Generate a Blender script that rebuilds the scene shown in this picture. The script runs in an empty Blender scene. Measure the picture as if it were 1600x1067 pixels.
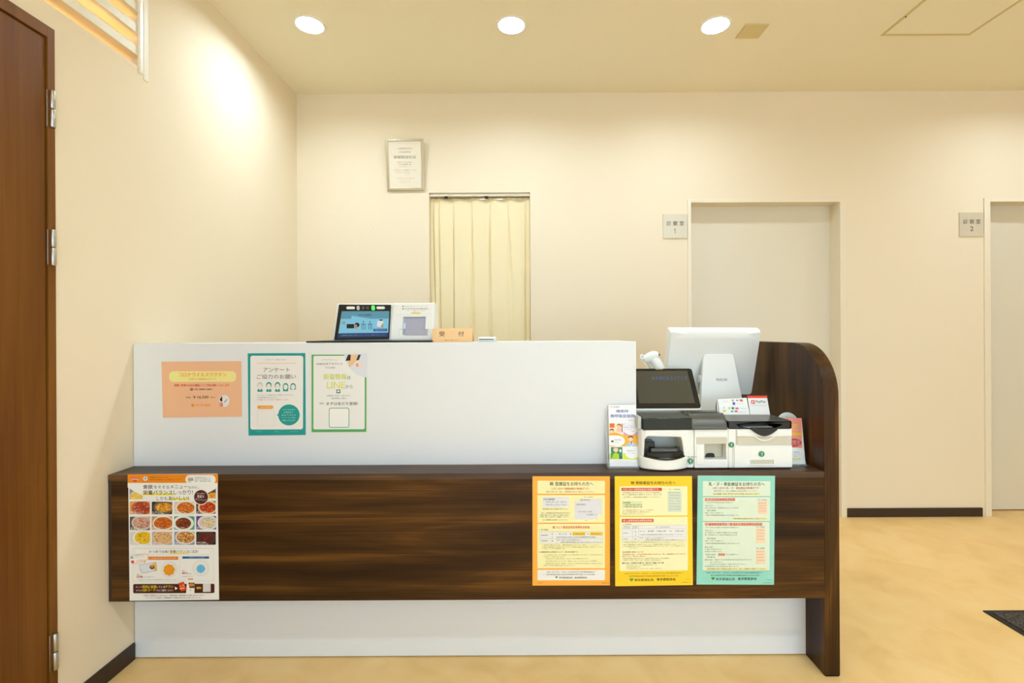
import bpy, bmesh, math, random
from mathutils import Vector, Matrix
random.seed(7)
S = bpy.context.scene
C = S.collection
PI = math.pi

# ------------------------------------------------------------------ camera, world, exposure
F = 755.6                      # focal length in pixels of the 1600 px wide frame
CX, CY, EYE, ROLL = 812.0, 520.0, 1.2, 0.005
cd = bpy.data.cameras.new('camera')
cam = bpy.data.objects.new('camera', cd)
C.objects.link(cam)
cd.sensor_width = 36.0
cd.lens = F / 1600 * 36.0
cd.shift_x = (800 - CX) / 1600
cd.shift_y = (CY - 533.5) / 1600
cd.clip_start = 0.02
cam.matrix_world = Matrix.Translation((0, 0, EYE)) @ Matrix.Rotation(PI / 2, 4, 'X') @ Matrix.Rotation(-ROLL, 4, 'Z')
S.camera = cam
S.view_settings.view_transform = 'Standard'
S.view_settings.look = 'None'
S.view_settings.gamma = 1.0
S.view_settings.use_curve_mapping = False
S.view_settings.exposure = 0.13
try:
    S.cycles.use_denoising = True
    S.cycles.max_bounces = 10
    S.cycles.diffuse_bounces = 6
    S.cycles.sample_clamp_indirect = 6.0
except Exception:
    pass
W = bpy.data.worlds.new('daylight')
S.world = W
W.use_nodes = True
W.node_tree.nodes['Background'].inputs[0].default_value = (0.77, 1.06, 1.40, 1)   # overcast daylight beyond the entrance glass
W.node_tree.nodes['Background'].inputs[1].default_value = 3.0
LENS_POWER = 215.0
LAMP_COL = (0.85, 1.055, 1.25)
# portal in the entrance window behind the camera: guides the daylight
pl = bpy.data.lights.new('entrance_portal', 'AREA')
pl.shape = 'RECTANGLE'; pl.size = 4.6; pl.size_y = 2.1
pl.cycles.is_portal = True
po = bpy.data.objects.new('entrance_portal', pl)
C.objects.link(po)
po.location = (1.4, -3.42, 1.25)
po.rotation_euler = (PI / 2, 0, 0)      # faces +Y into the room


def P(x, y, Y):
    """point of the depth plane Y seen at pixel x, y"""
    u, v = x - CX, CY - y
    return Vector(((u + ROLL * v) * Y / F, Y, EYE + (v - ROLL * u) * Y / F))


# ------------------------------------------------------------------ materials
def lin(c):
    c = c / 255.0
    return c / 12.92 if c <= 0.04045 else ((c + 0.055) / 1.055) ** 2.4


def hexrgb(h):
    h = h.lstrip('#')
    return tuple(int(h[i:i + 2], 16) for i in (0, 2, 4))


def rgba(c):
    if isinstance(c, str):
        c = hexrgb(c)
    return (lin(c[0]), lin(c[1]), lin(c[2]), 1)


def base_mat(name, col, rough=0.5, metal=0.0, spec=0.5, emit=None, estr=0.0, trans=0.0, alpha=1.0, coat=0.0):
    m = bpy.data.materials.new(name)
    m.use_nodes = True
    b = m.node_tree.nodes['Principled BSDF']
    b.inputs['Base Color'].default_value = rgba(col)
    b.inputs['Roughness'].default_value = rough
    b.inputs['Metallic'].default_value = metal
    b.inputs['Specular IOR Level'].default_value = spec
    b.inputs['Transmission Weight'].default_value = trans
    b.inputs['Alpha'].default_value = alpha
    b.inputs['Coat Weight'].default_value = coat
    if emit is not None:
        b.inputs['Emission Color'].default_value = rgba(emit)
        b.inputs['Emission Strength'].default_value = estr
    return m


def nodes(m):
    return m.node_tree.nodes, m.node_tree.links, m.node_tree.nodes['Principled BSDF']


def add_bump(m, scale=300, strength=0.08, dist=0.002, detail=3, vec='Object', sx=(1, 1, 1)):
    n, l, b = nodes(m)
    tc = n.new('ShaderNodeTexCoord')
    mp = n.new('ShaderNodeMapping'); mp.inputs['Scale'].default_value = sx
    nz = n.new('ShaderNodeTexNoise'); nz.inputs['Scale'].default_value = scale; nz.inputs['Detail'].default_value = detail
    bp = n.new('ShaderNodeBump'); bp.inputs['Strength'].default_value = strength; bp.inputs['Distance'].default_value = dist
    l.new(tc.outputs[vec], mp.inputs[0]); l.new(mp.outputs[0], nz.inputs[0])
    l.new(nz.outputs[0], bp.inputs['Height']); l.new(bp.outputs[0], b.inputs['Normal'])
    return m


def mottle(m, cols, scale, detail=6, sx=(1, 1, 1), rough=None, dist=0.0, pos=None):
    n, l, b = nodes(m)
    tc = n.new('ShaderNodeTexCoord')
    mp = n.new('ShaderNodeMapping'); mp.inputs['Scale'].default_value = sx
    nz = n.new('ShaderNodeTexNoise'); nz.inputs['Scale'].default_value = scale; nz.inputs['Detail'].default_value = detail
    nz.inputs['Distortion'].default_value = dist
    cr = n.new('ShaderNodeValToRGB')
    k = len(cols)
    while len(cr.color_ramp.elements) < k:
        cr.color_ramp.elements.new(0.5)
    for i, c in enumerate(cols):
        cr.color_ramp.elements[i].position = pos[i] if pos else 0.3 + 0.4 * i / max(1, k - 1)
        cr.color_ramp.elements[i].color = rgba(c)
    l.new(tc.outputs['Object'], mp.inputs[0]); l.new(mp.outputs[0], nz.inputs[0])
    l.new(nz.outputs[0], cr.inputs[0]); l.new(cr.outputs[0], b.inputs['Base Color'])
    return m


def wood(name, cols, axis, rough=0.4, scale=1.0, spec=0.4, rings=0.55):
    """grain runs along axis; bands of noise plus cathedral rings"""
    m = base_mat(name, cols[1], rough, spec=spec)
    n, l, b = nodes(m)
    tc = n.new('ShaderNodeTexCoord')
    def mapping(s_along, s_across):
        mp = n.new('ShaderNodeMapping')
        sc = [s_across] * 3
        sc[axis] = s_along
        mp.inputs['Scale'].default_value = sc
        l.new(tc.outputs['Object'], mp.inputs[0])
        return mp
    m1 = mapping(0.55 * scale, 6.5 * scale)
    n1 = n.new('ShaderNodeTexNoise'); n1.inputs['Scale'].default_value = 1.6; n1.inputs['Detail'].default_value = 5; n1.inputs['Distortion'].default_value = 0.9
    l.new(m1.outputs[0], n1.inputs[0])
    m2 = mapping(1.5 * scale, 120 * scale)
    n2 = n.new('ShaderNodeTexNoise'); n2.inputs['Scale'].default_value = 1.5; n2.inputs['Detail'].default_value = 4
    l.new(m2.outputs[0], n2.inputs[0])
    m3 = mapping(0.8 * scale, 7 * scale)
    w = n.new('ShaderNodeTexNoise'); w.inputs['Scale'].default_value = 1.0; w.inputs['Detail'].default_value = 2; w.inputs['Distortion'].default_value = 0.6
    l.new(m3.outputs[0], w.inputs[0])
    mul = n.new('ShaderNodeMath'); mul.operation = 'MULTIPLY'; mul.inputs[1].default_value = 24.0
    sn = n.new('ShaderNodeMath'); sn.operation = 'SINE'
    l.new(w.outputs[0], mul.inputs[0]); l.new(mul.outputs[0], sn.inputs[0])
    mx = n.new('ShaderNodeMix'); mx.data_type = 'FLOAT'; mx.inputs[0].default_value = 0.28
    l.new(n1.outputs[0], mx.inputs[2]); l.new(n2.outputs[0], mx.inputs[3])
    ma = n.new('ShaderNodeMath'); ma.operation = 'MULTIPLY_ADD'; ma.inputs[1].default_value = 0.055 * rings
    l.new(sn.outputs[0], ma.inputs[0]); l.new(mx.outputs[0], ma.inputs[2])
    cr = n.new('ShaderNodeValToRGB')
    while len(cr.color_ramp.elements) < len(cols):
        cr.color_ramp.elements.new(0.5)
    for i, c in enumerate(cols):
        cr.color_ramp.elements[i].position = 0.34 + 0.3 * i / (len(cols) - 1)
        cr.color_ramp.elements[i].color = rgba(c)
    l.new(ma.outputs[0], cr.inputs[0]); l.new(cr.outputs[0], b.inputs['Base Color'])
    bp = n.new('ShaderNodeBump'); bp.inputs['Strength'].default_value = 0.05; bp.inputs['Distance'].default_value = 0.001
    l.new(n2.outputs[0], bp.inputs['Height']); l.new(bp.outputs[0], b.inputs['Normal'])
    return m


M = {}
M['wall'] = add_bump(base_mat('cream_wallpaper', (236, 221, 193), 0.75, spec=0.2), 220, 0.14, 0.002)
M['ceiling'] = add_bump(base_mat('ceiling_wallpaper', (242, 233, 208), 0.85, spec=0.1), 200, 0.08, 0.002)
M['trim'] = base_mat('cream_trim_paint', (235, 223, 198), 0.45, spec=0.35)
M['door'] = add_bump(base_mat('pale_door_laminate', (224, 215, 193), 0.42, spec=0.4), 60, 0.03, 0.001, sx=(20, 20, 1))
M['floor'] = mottle(base_mat('honey_vinyl_floor', (220, 190, 136), 0.34, spec=0.4), [(232, 191, 120), (242, 203, 135), (246, 212, 148)], 5.5, 10, dist=0.7, pos=[0.25, 0.5, 0.75])
M['base'] = base_mat('dark_brown_vinyl_baseboard', (48, 30, 18), 0.45)
M['panel'] = base_mat('white_melamine', (226, 228, 228), 0.38, spec=0.4)
WAL = [(35, 18, 4), (53, 31, 8), (71, 44, 13), (104, 66, 22)]
M['walnut_x'] = wood('walnut_laminate_horizontal', WAL, 0, 0.36, spec=0.2)
M['walnut_z'] = wood('walnut_laminate_vertical', WAL, 2, 0.36, spec=0.2)
M['walnut_top'] = wood('walnut_laminate_ledge_top', WAL, 0, 0.42, spec=0.55)
M['doorwood'] = wood('brown_door_veneer', [(90, 50, 6), (108, 64, 12), (120, 74, 18)], 2, 0.45, spec=0.2, rings=0.1)
M['frame_wood'] = wood('brown_door_frame_veneer', [(98, 58, 11), (116, 72, 20), (128, 82, 27)], 2, 0.45, spec=0.2, rings=0.1)
M['gap'] = base_mat('dark_gap', (18, 12, 8), 0.9, spec=0.0)
M['steel'] = add_bump(base_mat('satin_steel', (190, 188, 180), 0.33, metal=1.0), 40, 0.03, 0.001, sx=(1, 1, 30))
M['white_metal'] = base_mat('white_painted_metal', (240, 238, 228), 0.4)
M['plastic'] = base_mat('white_plastic', (236, 237, 232), 0.36, spec=0.45)
M['plastic_warm'] = base_mat('ivory_white_plastic', (234, 236, 231), 0.38, spec=0.45)
M['plastic_tan'] = base_mat('greige_plastic', (203, 198, 178), 0.42)
M['plastic_gray'] = base_mat('pale_gray_plastic', (196, 200, 190), 0.4)
M['black'] = base_mat('black_gloss_plastic', (20, 22, 20), 0.2, spec=0.5)
M['blackgreen'] = base_mat('smoked_green_black_plastic', (8, 24, 18), 0.15, spec=0.5)
M['charcoal'] = base_mat('charcoal_plastic', (82, 80, 72), 0.3, spec=0.5)
M['blackmatte'] = base_mat('matte_black', (22, 20, 18), 0.6)
M['glassblack'] = base_mat('black_screen_glass', (58, 56, 46), 0.12, spec=0.5)
M['grayscr'] = base_mat('unlit_screen_gray', (72, 70, 58), 0.2, spec=0.5)
M['lilac'] = base_mat('lilac_gray_plastic', (172, 172, 186), 0.45)
M['chrome'] = base_mat('champagne_aluminium', (210, 204, 178), 0.28, metal=1.0)
M['plate'] = add_bump(base_mat('brushed_sign_plate', (217, 209, 188), 0.42, metal=0.3), 60, 0.02, 0.001, sx=(40, 1, 1))
M['paper'] = base_mat('white_paper', (240, 240, 234), 0.55, spec=0.3)
M['clear'] = base_mat('clear_acrylic', (245, 250, 250), 0.05, spec=0.5, alpha=0.16)
M['curtain'] = base_mat('pale_yellow_curtain_cloth', (253, 240, 198), 0.85, spec=0.1)
n_, l_, b_ = nodes(M['curtain'])
tr_ = n_.new('ShaderNodeBsdfTranslucent'); tr_.inputs[0].default_value = rgba((248, 214, 96))
mx_ = n_.new('ShaderNodeMixShader'); mx_.inputs[0].default_value = 0.16
l_.new(b_.outputs[0], mx_.inputs[1]); l_.new(tr_.outputs[0], mx_.inputs[2])
l_.new(mx_.outputs[0], n_['Material Output'].inputs[0])
M['lens'] = base_mat('lit_downlight_lens', (255, 250, 240), 0.5, emit=(255, 255, 255), estr=LENS_POWER)
nodes(M['lens'])[2].inputs['Emission Color'].default_value = (*LAMP_COL, 1)
M['can'] = base_mat('downlight_reflector', (235, 230, 215), 0.3)
M['amber'] = base_mat('amber_bulb_glass', (255, 214, 150), 0.4, emit=(255, 212, 146), estr=60.0)
M['louver'] = base_mat('cream_louver_paint', (232, 226, 204), 0.5)
M['carpet'] = add_bump(mottle(base_mat('charcoal_carpet', (70, 64, 60), 0.95, spec=0.05), [(46, 42, 40), (84, 78, 72), (120, 112, 104)], 130, 4), 260, 0.9, 0.006)
M['rubber'] = base_mat('black_rubber', (34, 27, 18), 0.7)
M['green_led'] = base_mat('lit_green_indicator', (80, 255, 90), 0.4, emit=(40, 255, 60), estr=2.2)
M['speaker_cover'] = base_mat('tan_ceiling_cover', (214, 194, 140), 0.6)

PM = {}


def pm(col, kind='ink'):
    """printing ink or screen pixel of one colour"""
    key = (str(col), kind)
    if key not in PM:
        if kind == 'lit':
            PM[key] = base_mat('lit_pixel_' + str(len(PM)), (10, 10, 10), 0.15, emit=col, estr=0.75)
        else:
            PM[key] = base_mat('ink_' + str(len(PM)), col, 0.5, spec=0.35)
    return PM[key]


# ------------------------------------------------------------------ mesh helpers
WLOC = {}


def wloc(o):
    return WLOC.get(o.name, Vector((0, 0, 0)))


def obj(name, bm, mats, parent=None, bevel=0.0, seg=2, smooth=False, origin=None, angle=35):
    """link a bmesh given in world coordinates as ONE mesh object"""
    me = bpy.data.meshes.new(name)
    bmesh.ops.recalc_face_normals(bm, faces=bm.faces[:]) if getattr(bm, 'fix', True) and not isinstance(mats, dict) else None
    if not isinstance(mats, (list, tuple)):
        mats = [mats]
    for m in mats:
        me.materials.append(m)
    o = bpy.data.objects.new(name, me)
    C.objects.link(o)
    if parent is not None:
        org = wloc(parent)
        o.parent = parent
        WLOC[o.name] = org
    else:
        if origin is None:
            xs = [v.co for v in bm.verts]
            origin = Vector(((min(v.x for v in xs) + max(v.x for v in xs)) / 2, (min(v.y for v in xs) + max(v.y for v in xs)) / 2, min(v.z for v in xs)))
        org = Vector(origin)
        o.location = org
        WLOC[o.name] = org
    bmesh.ops.translate(bm, vec=-org, verts=bm.verts[:])
    if smooth:
        for f in bm.faces:
            f.smooth = True
    bm.to_mesh(me)
    bm.free()
    if bevel > 0:
        bv = o.modifiers.new('bevel', 'BEVEL')
        bv.width = bevel; bv.segments = seg; bv.limit_method = 'ANGLE'; bv.angle_limit = math.radians(angle)
        bv.harden_normals = False
        for p in me.polygons:
            p.use_smooth = True
        try:
            me.set_sharp_from_angle(angle=math.radians(50))
        except Exception:
            pass
    elif smooth:
        try:
            me.set_sharp_from_angle(angle=math.radians(40))
        except Exception:
            pass
    return o


def thing(name, label, cat, loc, group=None):
    o = bpy.data.objects.new(name, None)
    C.objects.link(o)
    o.empty_display_size = 0.05
    o.location = loc
    WLOC[o.name] = Vector(loc)
    o['label'] = label; o['category'] = cat
    if group:
        o['group'] = group
    return o


def tag(o, label, cat, group=None, kind=None):
    o['label'] = label; o['category'] = cat
    if group:
        o['group'] = group
    if kind:
        o['kind'] = kind
    return o


def struct(o, label, cat):
    o['kind'] = 'structure'; o['label'] = label; o['category'] = cat
    return o


def B():
    return bmesh.new()


def box(bm, x0, x1, y0, y1, z0, z1, mi=0):
    v = [bm.verts.new((x, y, z)) for z in (z0, z1) for y in (y0, y1) for x in (x0, x1)]
    fs = [(0, 2, 3, 1), (4, 5, 7, 6), (0, 1, 5, 4), (2, 6, 7, 3), (0, 4, 6, 2), (1, 3, 7, 5)]
    for f in fs:
        bm.faces.new([v[i] for i in f]).material_index = mi
    return bm


def bx(*a):
    return box(B(), *a)


def prism(bm, pts, axis, a0, a1, mi=0):
    """extrude a 2D outline along axis. axis 0: pts are (y,z); 1: (x,z); 2: (x,y)"""
    def mk(p, a):
        if axis == 0: return (a, p[0], p[1])
        if axis == 1: return (p[0], a, p[1])
        return (p[0], p[1], a)
    lo = [bm.verts.new(mk(p, a0)) for p in pts]
    hi = [bm.verts.new(mk(p, a1)) for p in pts]
    k = len(pts)
    bm.faces.new(lo).material_index = mi
    bm.faces.new(list(reversed(hi))).material_index = mi
    for i in range(k):
        bm.faces.new([lo[i], hi[i], hi[(i + 1) % k], lo[(i + 1) % k]]).material_index = mi
    bmesh.ops.recalc_face_normals(bm, faces=bm.faces[:])
    return bm


def lathe(bm, prof, c, axis=Vector((0, 0, 1)), seg=32, mi=0):
    """prof: list of (radius, height) around axis from c"""
    q = axis.normalized().to_track_quat('Z', 'Y')
    rings = []
    for r, h in prof:
        if r < 1e-6:
            rings.append([bm.verts.new(Vector(c) + q @ Vector((0, 0, h)))])
        else:
            rings.append([bm.verts.new(Vector(c) + q @ Vector((r * math.cos(2 * PI * i / seg), r * math.sin(2 * PI * i / seg), h))) for i in range(seg)])
    for a, b in zip(rings, rings[1:]):
        for i in range(seg):
            j = (i + 1) % seg
            if len(a) == 1 and len(b) == 1: continue
            if len(a) == 1: f = [a[0], b[i], b[j]]
            elif len(b) == 1: f = [a[i], a[j], b[0]]
            else: f = [a[i], a[j], b[j], b[i]]
            bm.faces.new(f).material_index = mi
    return bm


def tube(bm, pts, rad, seg=10, mi=0, flat=1.0):
    """round tube along points, radius may be a list; capped"""
    n = len(pts)
    pts = [Vector(p) for p in pts]
    rs = rad if isinstance(rad, (list, tuple)) else [rad] * n
    prev = None
    rings = []
    for i in range(n):
        t = (pts[min(i + 1, n - 1)] - pts[max(i - 1, 0)]).normalized()
        ref = prev if prev is not None else (Vector((0, 1, 0)) if abs(t.y) < 0.9 else Vector((1, 0, 0)))
        a = (ref - t * ref.dot(t)).normalized()
        b = t.cross(a)
        prev = a
        rings.append([bm.verts.new(pts[i] + rs[i] * (math.cos(2 * PI * k / seg) * a * flat + math.sin(2 * PI * k / seg) * b)) for k in range(seg)])
    for r0, r1 in zip(rings, rings[1:]):
        for k in range(seg):
            bm.faces.new([r0[k], r0[(k + 1) % seg], r1[(k + 1) % seg], r1[k]]).material_index = mi
    bm.faces.new(rings[0]).material_index = mi
    bm.faces.new(list(reversed(rings[-1]))).material_index = mi
    bmesh.ops.recalc_face_normals(bm, faces=bm.faces[:])
    return bm


def bez(p0, p1, p2, p3, n=12):
    o = []
    for i in range(n + 1):
        t = i / n; s = 1 - t
        o.append(s ** 3 * Vector(p0) + 3 * s * s * t * Vector(p1) + 3 * s * t * t * Vector(p2) + t ** 3 * Vector(p3))
    return o


def cut(o, cutter_bm):
    """boolean difference, baked into the mesh"""
    me = bpy.data.meshes.new('cutter')
    bmesh.ops.recalc_face_normals(cutter_bm, faces=cutter_bm.faces[:])
    cutter_bm.to_mesh(me); cutter_bm.free()
    c = bpy.data.objects.new('cutter', me)
    C.objects.link(c)
    c.location = -Vector((0, 0, 0))
    org = wloc(o)
    me.transform(Matrix.Translation(-org))
    c.parent = o.parent
    if o.parent is None:
        c.location = o.location
    md = o.modifiers.new('cut', 'BOOLEAN'); md.operation = 'DIFFERENCE'; md.object = c; md.solver = 'EXACT'
    bpy.context.view_layer.update()
    # bake
    others = [m for m in o.modifiers if m != md]
    for m in others: m.show_viewport = False
    dg = bpy.context.evaluated_depsgraph_get()
    new = bpy.data.meshes.new_from_object(o.evaluated_get(dg))
    for m in others: m.show_viewport = True
    o.modifiers.remove(md)
    old = o.data
    nm = old.name
    o.data = new
    bpy.data.objects.remove(c)
    bpy.data.meshes.remove(old)
    new.name = nm
    bpy.data.meshes.remove(me)
    return o


def rrect_pts(x0, y0, x1, y1, r, n=6):
    r = min(r, abs(x1 - x0) / 2, abs(y1 - y0) / 2)
    o = []
    for cx, cy, a in ((x1 - r, y1 - r, 0), (x0 + r, y1 - r, 90), (x0 + r, y0 + r, 180), (x1 - r, y0 + r, 270)):
        for i in range(n + 1):
            t = math.radians(a + 90 * i / n)
            o.append((cx + r * math.cos(t), cy + r * math.sin(t)))
    return o


def text_shape(body, weight=0.0):
    """glyph outlines as (verts, faces) of flat lettering"""
    c = bpy.data.curves.new('lettering', 'FONT')
    c.body = body
    c.size = 1.0
    c.resolution_u = 2
    c.offset = weight
    o = bpy.data.objects.new('lettering', c)
    m = o.to_mesh()
    vs = [(v.co.x, v.co.y) for v in m.vertices]
    fs = [tuple(p.vertices) for p in m.polygons]
    o.to_mesh_clear()
    bpy.data.objects.remove(o)
    bpy.data.curves.remove(c)
    return vs, fs


LAY = 0.00022


class Sheet:
    """a printed sheet (or screen face): paper plus everything printed on it in one mesh.
    Printing is drawn in the pixel frame of a view: set_view(x0, y0, zoom)."""
    def __init__(s, TL, TR, BR, BL, thick=0.0006, paper='#f0f0ea', lit=False):
        s.TL, s.TR, s.BR, s.BL = (Vector(p) for p in (TL, TR, BR, BL))
        s.bm = B()
        s.mats = []
        s.view = (0, 0, 1)
        s.kind = 'lit' if lit else 'ink'
        s.thick = thick
        s.paper = paper
        s.n = (s.TR - s.TL).cross(s.BL - s.TL).normalized()     # points away from the reader
        if s.n.y < 0: s.n = -s.n
        q = [s.TL, s.TR, s.BR, s.BL]
        lo = [s.bm.verts.new(p) for p in q]
        hi = [s.bm.verts.new(p + s.n * thick) for p in q]
        mi = s.mi(paper)
        for f in ([lo[0], lo[3], lo[2], lo[1]], hi, *[[lo[i], lo[(i + 1) % 4], hi[(i + 1) % 4], hi[i]] for i in range(4)]):
            s.bm.faces.new(f).material_index = mi

    def pixels(s, TL, TR, BR, BL):
        s.q = [Vector((*p, 0)) for p in (TL, TR, BR, BL)]

    def set_view(s, x0, y0, z):
        s.view = (x0, y0, z)

    def mi(s, col):
        m = col if isinstance(col, bpy.types.Material) else pm(col, s.kind)
        if m not in s.mats: s.mats.append(m)
        return s.mats.index(m)

    def at(s, x, y, L):
        x0, y0, z = s.view
        px, py = x0 + x / z, y0 + y / z
        a = s.q[1] - s.q[0]; b = s.q[3] - s.q[0]
        det = a.x * b.y - a.y * b.x
        dx, dy = px - s.q[0].x, py - s.q[0].y
        u = (dx * b.y - dy * b.x) / det
        v = (a.x * dy - a.y * dx) / det
        top = s.TL.lerp(s.TR, u); bot = s.BL.lerp(s.BR, u)
        return top.lerp(bot, v) - s.n * (LAY * L)

    def poly(s, pts, col, L=1):
        vs = [s.bm.verts.new(s.at(x, y, L)) for x, y in pts]
        f = s.bm.faces.new(vs)
        f.material_index = s.mi(col)
        f.normal_update()
        if f.normal.dot(s.n) > 0: f.normal_flip()
        return s

    def rect(s, x0, y0, x1, y1, col, L=1):
        return s.poly([(x0, y0), (x1, y0), (x1, y1), (x0, y1)], col, L)

    def rrect(s, x0, y0, x1, y1, r, col, L=1):
        return s.poly(rrect_pts(x0, y0, x1, y1, r), col, L)

    def ell(s, cx, cy, rx, ry, col, L=1, a0=0, a1=360, n=28):
        full = a1 - a0 >= 360
        k = n if full else n + 1
        return s.poly([(cx + rx * math.cos(math.radians(a0 + (a1 - a0) * i / n)), cy + ry * math.sin(math.radians(a0 + (a1 - a0) * i / n))) for i in range(k)], col, L)

    def ring(s, x0, y0, x1, y1, w, col, L=1):
        for r in ((x0, y0, x1, y0 + w), (x0, y1 - w, x1, y1), (x0, y0 + w, x0 + w, y1 - w), (x1 - w, y0 + w, x1, y1 - w)):
            s.rect(*r, col, L)
        return s

    def text(s, x0, x1, yc, h, body, col='#3a3630', L=3, w=0.0, rot=0.0):
        """lettering fitted to x0..x1, centred on yc with height h"""
        if w > 0:          # heavier strokes: the same outline struck again a hair to the side
            d = min(w, .03) * h * .75
            for k, (ox, oy) in enumerate(((-d, 0), (d, 0), (0, d * .7))):
                s.text(x0 + ox, x1 + ox, yc + oy, h, body, col, L + .12 * (k + 1), 0.0, rot)
        vs, fs = text_shape(body, 0.0)
        if not vs: return s
        ax = min(v[0] for v in vs); bx_ = max(v[0] for v in vs)
        ay = min(v[1] for v in vs); by = max(v[1] for v in vs)
        mi = s.mi(col)
        cxm, ca, sa = (x0 + x1) / 2, math.cos(rot), math.sin(rot)
        nv = []
        for x, y in vs:
            px = x0 + (x - ax) / max(1e-6, bx_ - ax) * (x1 - x0) - cxm
            py = -((y - ay) / max(1e-6, by - ay) - 0.5) * h
            nv.append(s.bm.verts.new(s.at(cxm + px * ca - py * sa, yc + px * sa + py * ca, L)))
        for f in fs:
            try:
                g = s.bm.faces.new([nv[i] for i in f])
            except ValueError:
                continue
            g.material_index = mi
        return s

    def build(s, name, parent=None):
        o = obj(name, s.bm, s.mats, parent, origin=(s.BL + s.BR) / 2 if parent is None else None)
        return o


# keep lettering normals as made: printing is single sided and needs no recalculation
_obj = obj


# ------------------------------------------------------------------ setting
XL, YB, ZC = -1.435, 3.126, 2.75          # left wall, back wall, ceiling
XR, YF = 4.6, -3.4
YP, YBX = 1.793, 1.6806                   # white counter panel, walnut front


def wall_cells(a0, a1, z0, z1, holes):
    xs = sorted({a0, a1, *[h[0] for h in holes], *[h[1] for h in holes]})
    zs = sorted({z0, z1, *[h[2] for h in holes], *[h[3] for h in holes]})
    for i in range(len(xs) - 1):
        for j in range(len(zs) - 1):
            cx, cz = (xs[i] + xs[i + 1]) / 2, (zs[j] + zs[j + 1]) / 2
            if any(h[0] < cx < h[1] and h[2] < cz < h[3] for h in holes):
                continue
            yield xs[i], xs[i + 1], zs[j], zs[j + 1]


struct(obj('floor', bx(XL - 1.3, XR + .2, YF - .2, YB + 2.0, -0.1, 0), M['floor']), 'mottled honey coloured vinyl floor', 'floor')
struct(obj('ceiling', bx(XL - 1.3, XR + .2, YF - .2, YB + 2.0, ZC, ZC + .12), M['ceiling']), 'cream papered ceiling', 'ceiling')
# cut the ceiling for the downlights later (cans sit in real holes)

# door openings of the back wall
d1l, d1r = P(1081, 560, YB).x, P(1313, 560, YB).x
d1t = P(1195, 316, YB).z
d2l, d2r = P(1547, 560, YB).x, P(1547, 560, YB).x + 0.96
d2t = P(1570, 315, YB).z
cwl, cwr, cwt = P(670.5, 420, YB).x, P(829, 420, YB).x, P(750, 300.5, YB).z
bm = B()
for a, b, c, d in wall_cells(XL - .2, XR + .2, 0, ZC, [(d1l, d1r, 0, d1t), (d2l, d2r, 0, d2t), (cwl, cwr, 0, cwt)]):
    box(bm, a, b, YB, YB + 0.14, c, d)
bmesh.ops.remove_doubles(bm, verts=bm.verts[:], dist=1e-5)
struct(obj('wall_back', bm, M['wall']), 'cream papered wall behind the reception counter', 'wall')

# left wall: brown door and louvred opening
dyR = 1.4935; dyL = 0.50; dzT = 2.142
lo_y1 = 1.862; lo_y0 = 0.7; lo_z0 = 2.196; lo_z1 = 2.62
bm = B()
for a, b, c, d in wall_cells(YF, YB, 0, ZC, [(dyL, dyR, 0, dzT), (lo_y0, lo_y1, lo_z0, lo_z1)]):
    box(bm, XL - 0.10, XL, a, b, c, d)
bmesh.ops.remove_doubles(bm, verts=bm.verts[:], dist=1e-5)
struct(obj('wall_left', bm, M['wall']), 'cream papered wall on the left', 'wall')
struct(obj('wall_right', bx(XR, XR + .12, YF, YB, 0, ZC), M['wall']), 'cream papered wall on the far right', 'wall')
bm = B()
for a, b, c, d in wall_cells(XL - .2, XR + .2, 0, ZC, [(-0.9, 3.7, 0.2, 2.3)]):
    box(bm, a, b, YF - .12, YF, c, d)
bmesh.ops.remove_doubles(bm, verts=bm.verts[:], dist=1e-5)
struct(obj('wall_front', bm, M['wall']), 'cream papered wall with the entrance glass', 'wall')
# baseboards
bh = 0.058
zb = EYE + (520 - 795.5) * YB / F
struct(obj('baseboard_back', bx(P(1322, 800, YB).x, P(1534, 800, YB).x, YB - .009, YB, 0, 0.057), M['base'], bevel=.002), 'dark brown baseboard between the two consulting room doors', 'baseboard')
struct(obj('baseboard_left', bx(XL, XL + .008, dyR + .001, YP - .004, 0, 0.062), M['base'], bevel=.002), 'dark brown baseboard on the left wall', 'baseboard')
struct(obj('baseboard_right', bx(XR - .008, XR, YF, YB, 0, 0.06), M['base']), 'dark brown baseboard on the right wall', 'baseboard')


def casing(name, xl, xr, zt, xlo, xro, zto, label):
    """door lining: face 8 mm proud of the wall, reveals going back"""
    bm = B()
    y0, y1 = YB - .008, YB + .135
    box(bm, xlo, xl, y0, y1, 0, zto)
    box(bm, xr, xro, y0, y1, 0, zto)
    box(bm, xl, xr, y0, y1, zt, zto)
    return struct(obj(name, bm, M['trim'], bevel=.0015), label, 'door frame')


casing('trim_1', P(1080.5, 560, YB).x, P(1312.5, 560, YB).x, P(1195, 316.5, YB).z, P(1075, 560, YB).x, P(1321.5, 560, YB).x, P(1195, 311, YB).z, 'cream frame of the consulting room door behind the monitor')
casing('trim_2', P(1547, 560, YB).x, d2r - .02, P(1570, 315.5, YB).z, P(1537.5, 560, YB).x, d2r + .03, P(1570, 309.5, YB).z, 'cream frame of the consulting room door at the right edge')
ys = 3.222
d = struct(obj('door_1', bx(d1l - .02, d1r + .02, ys, ys + .035, 0.006, d1t + .02), M['door']), 'pale sliding door behind the monitor', 'door')
d2 = struct(obj('door_2', bx(d2l - .02, d2r + .02, ys, ys + .035, 0.008, d2t + .02), M['door']), 'pale sliding door at the right edge', 'door')
hx = P(1546.6, 586, ys).x
obj('door_handle', bx(d2l + .004, d2l + .02, ys - .006, ys + .002, P(1546, 625, ys).z, P(1546, 549, ys).z), M['chrome'], d2, bevel=.002)
# pull of the other door, behind the monitor
obj('door_handle', bx(d1l + .03, d1l + .046, ys - .006, ys + .002, 0.75, 1.06), M['chrome'], d, bevel=.002)

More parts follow.
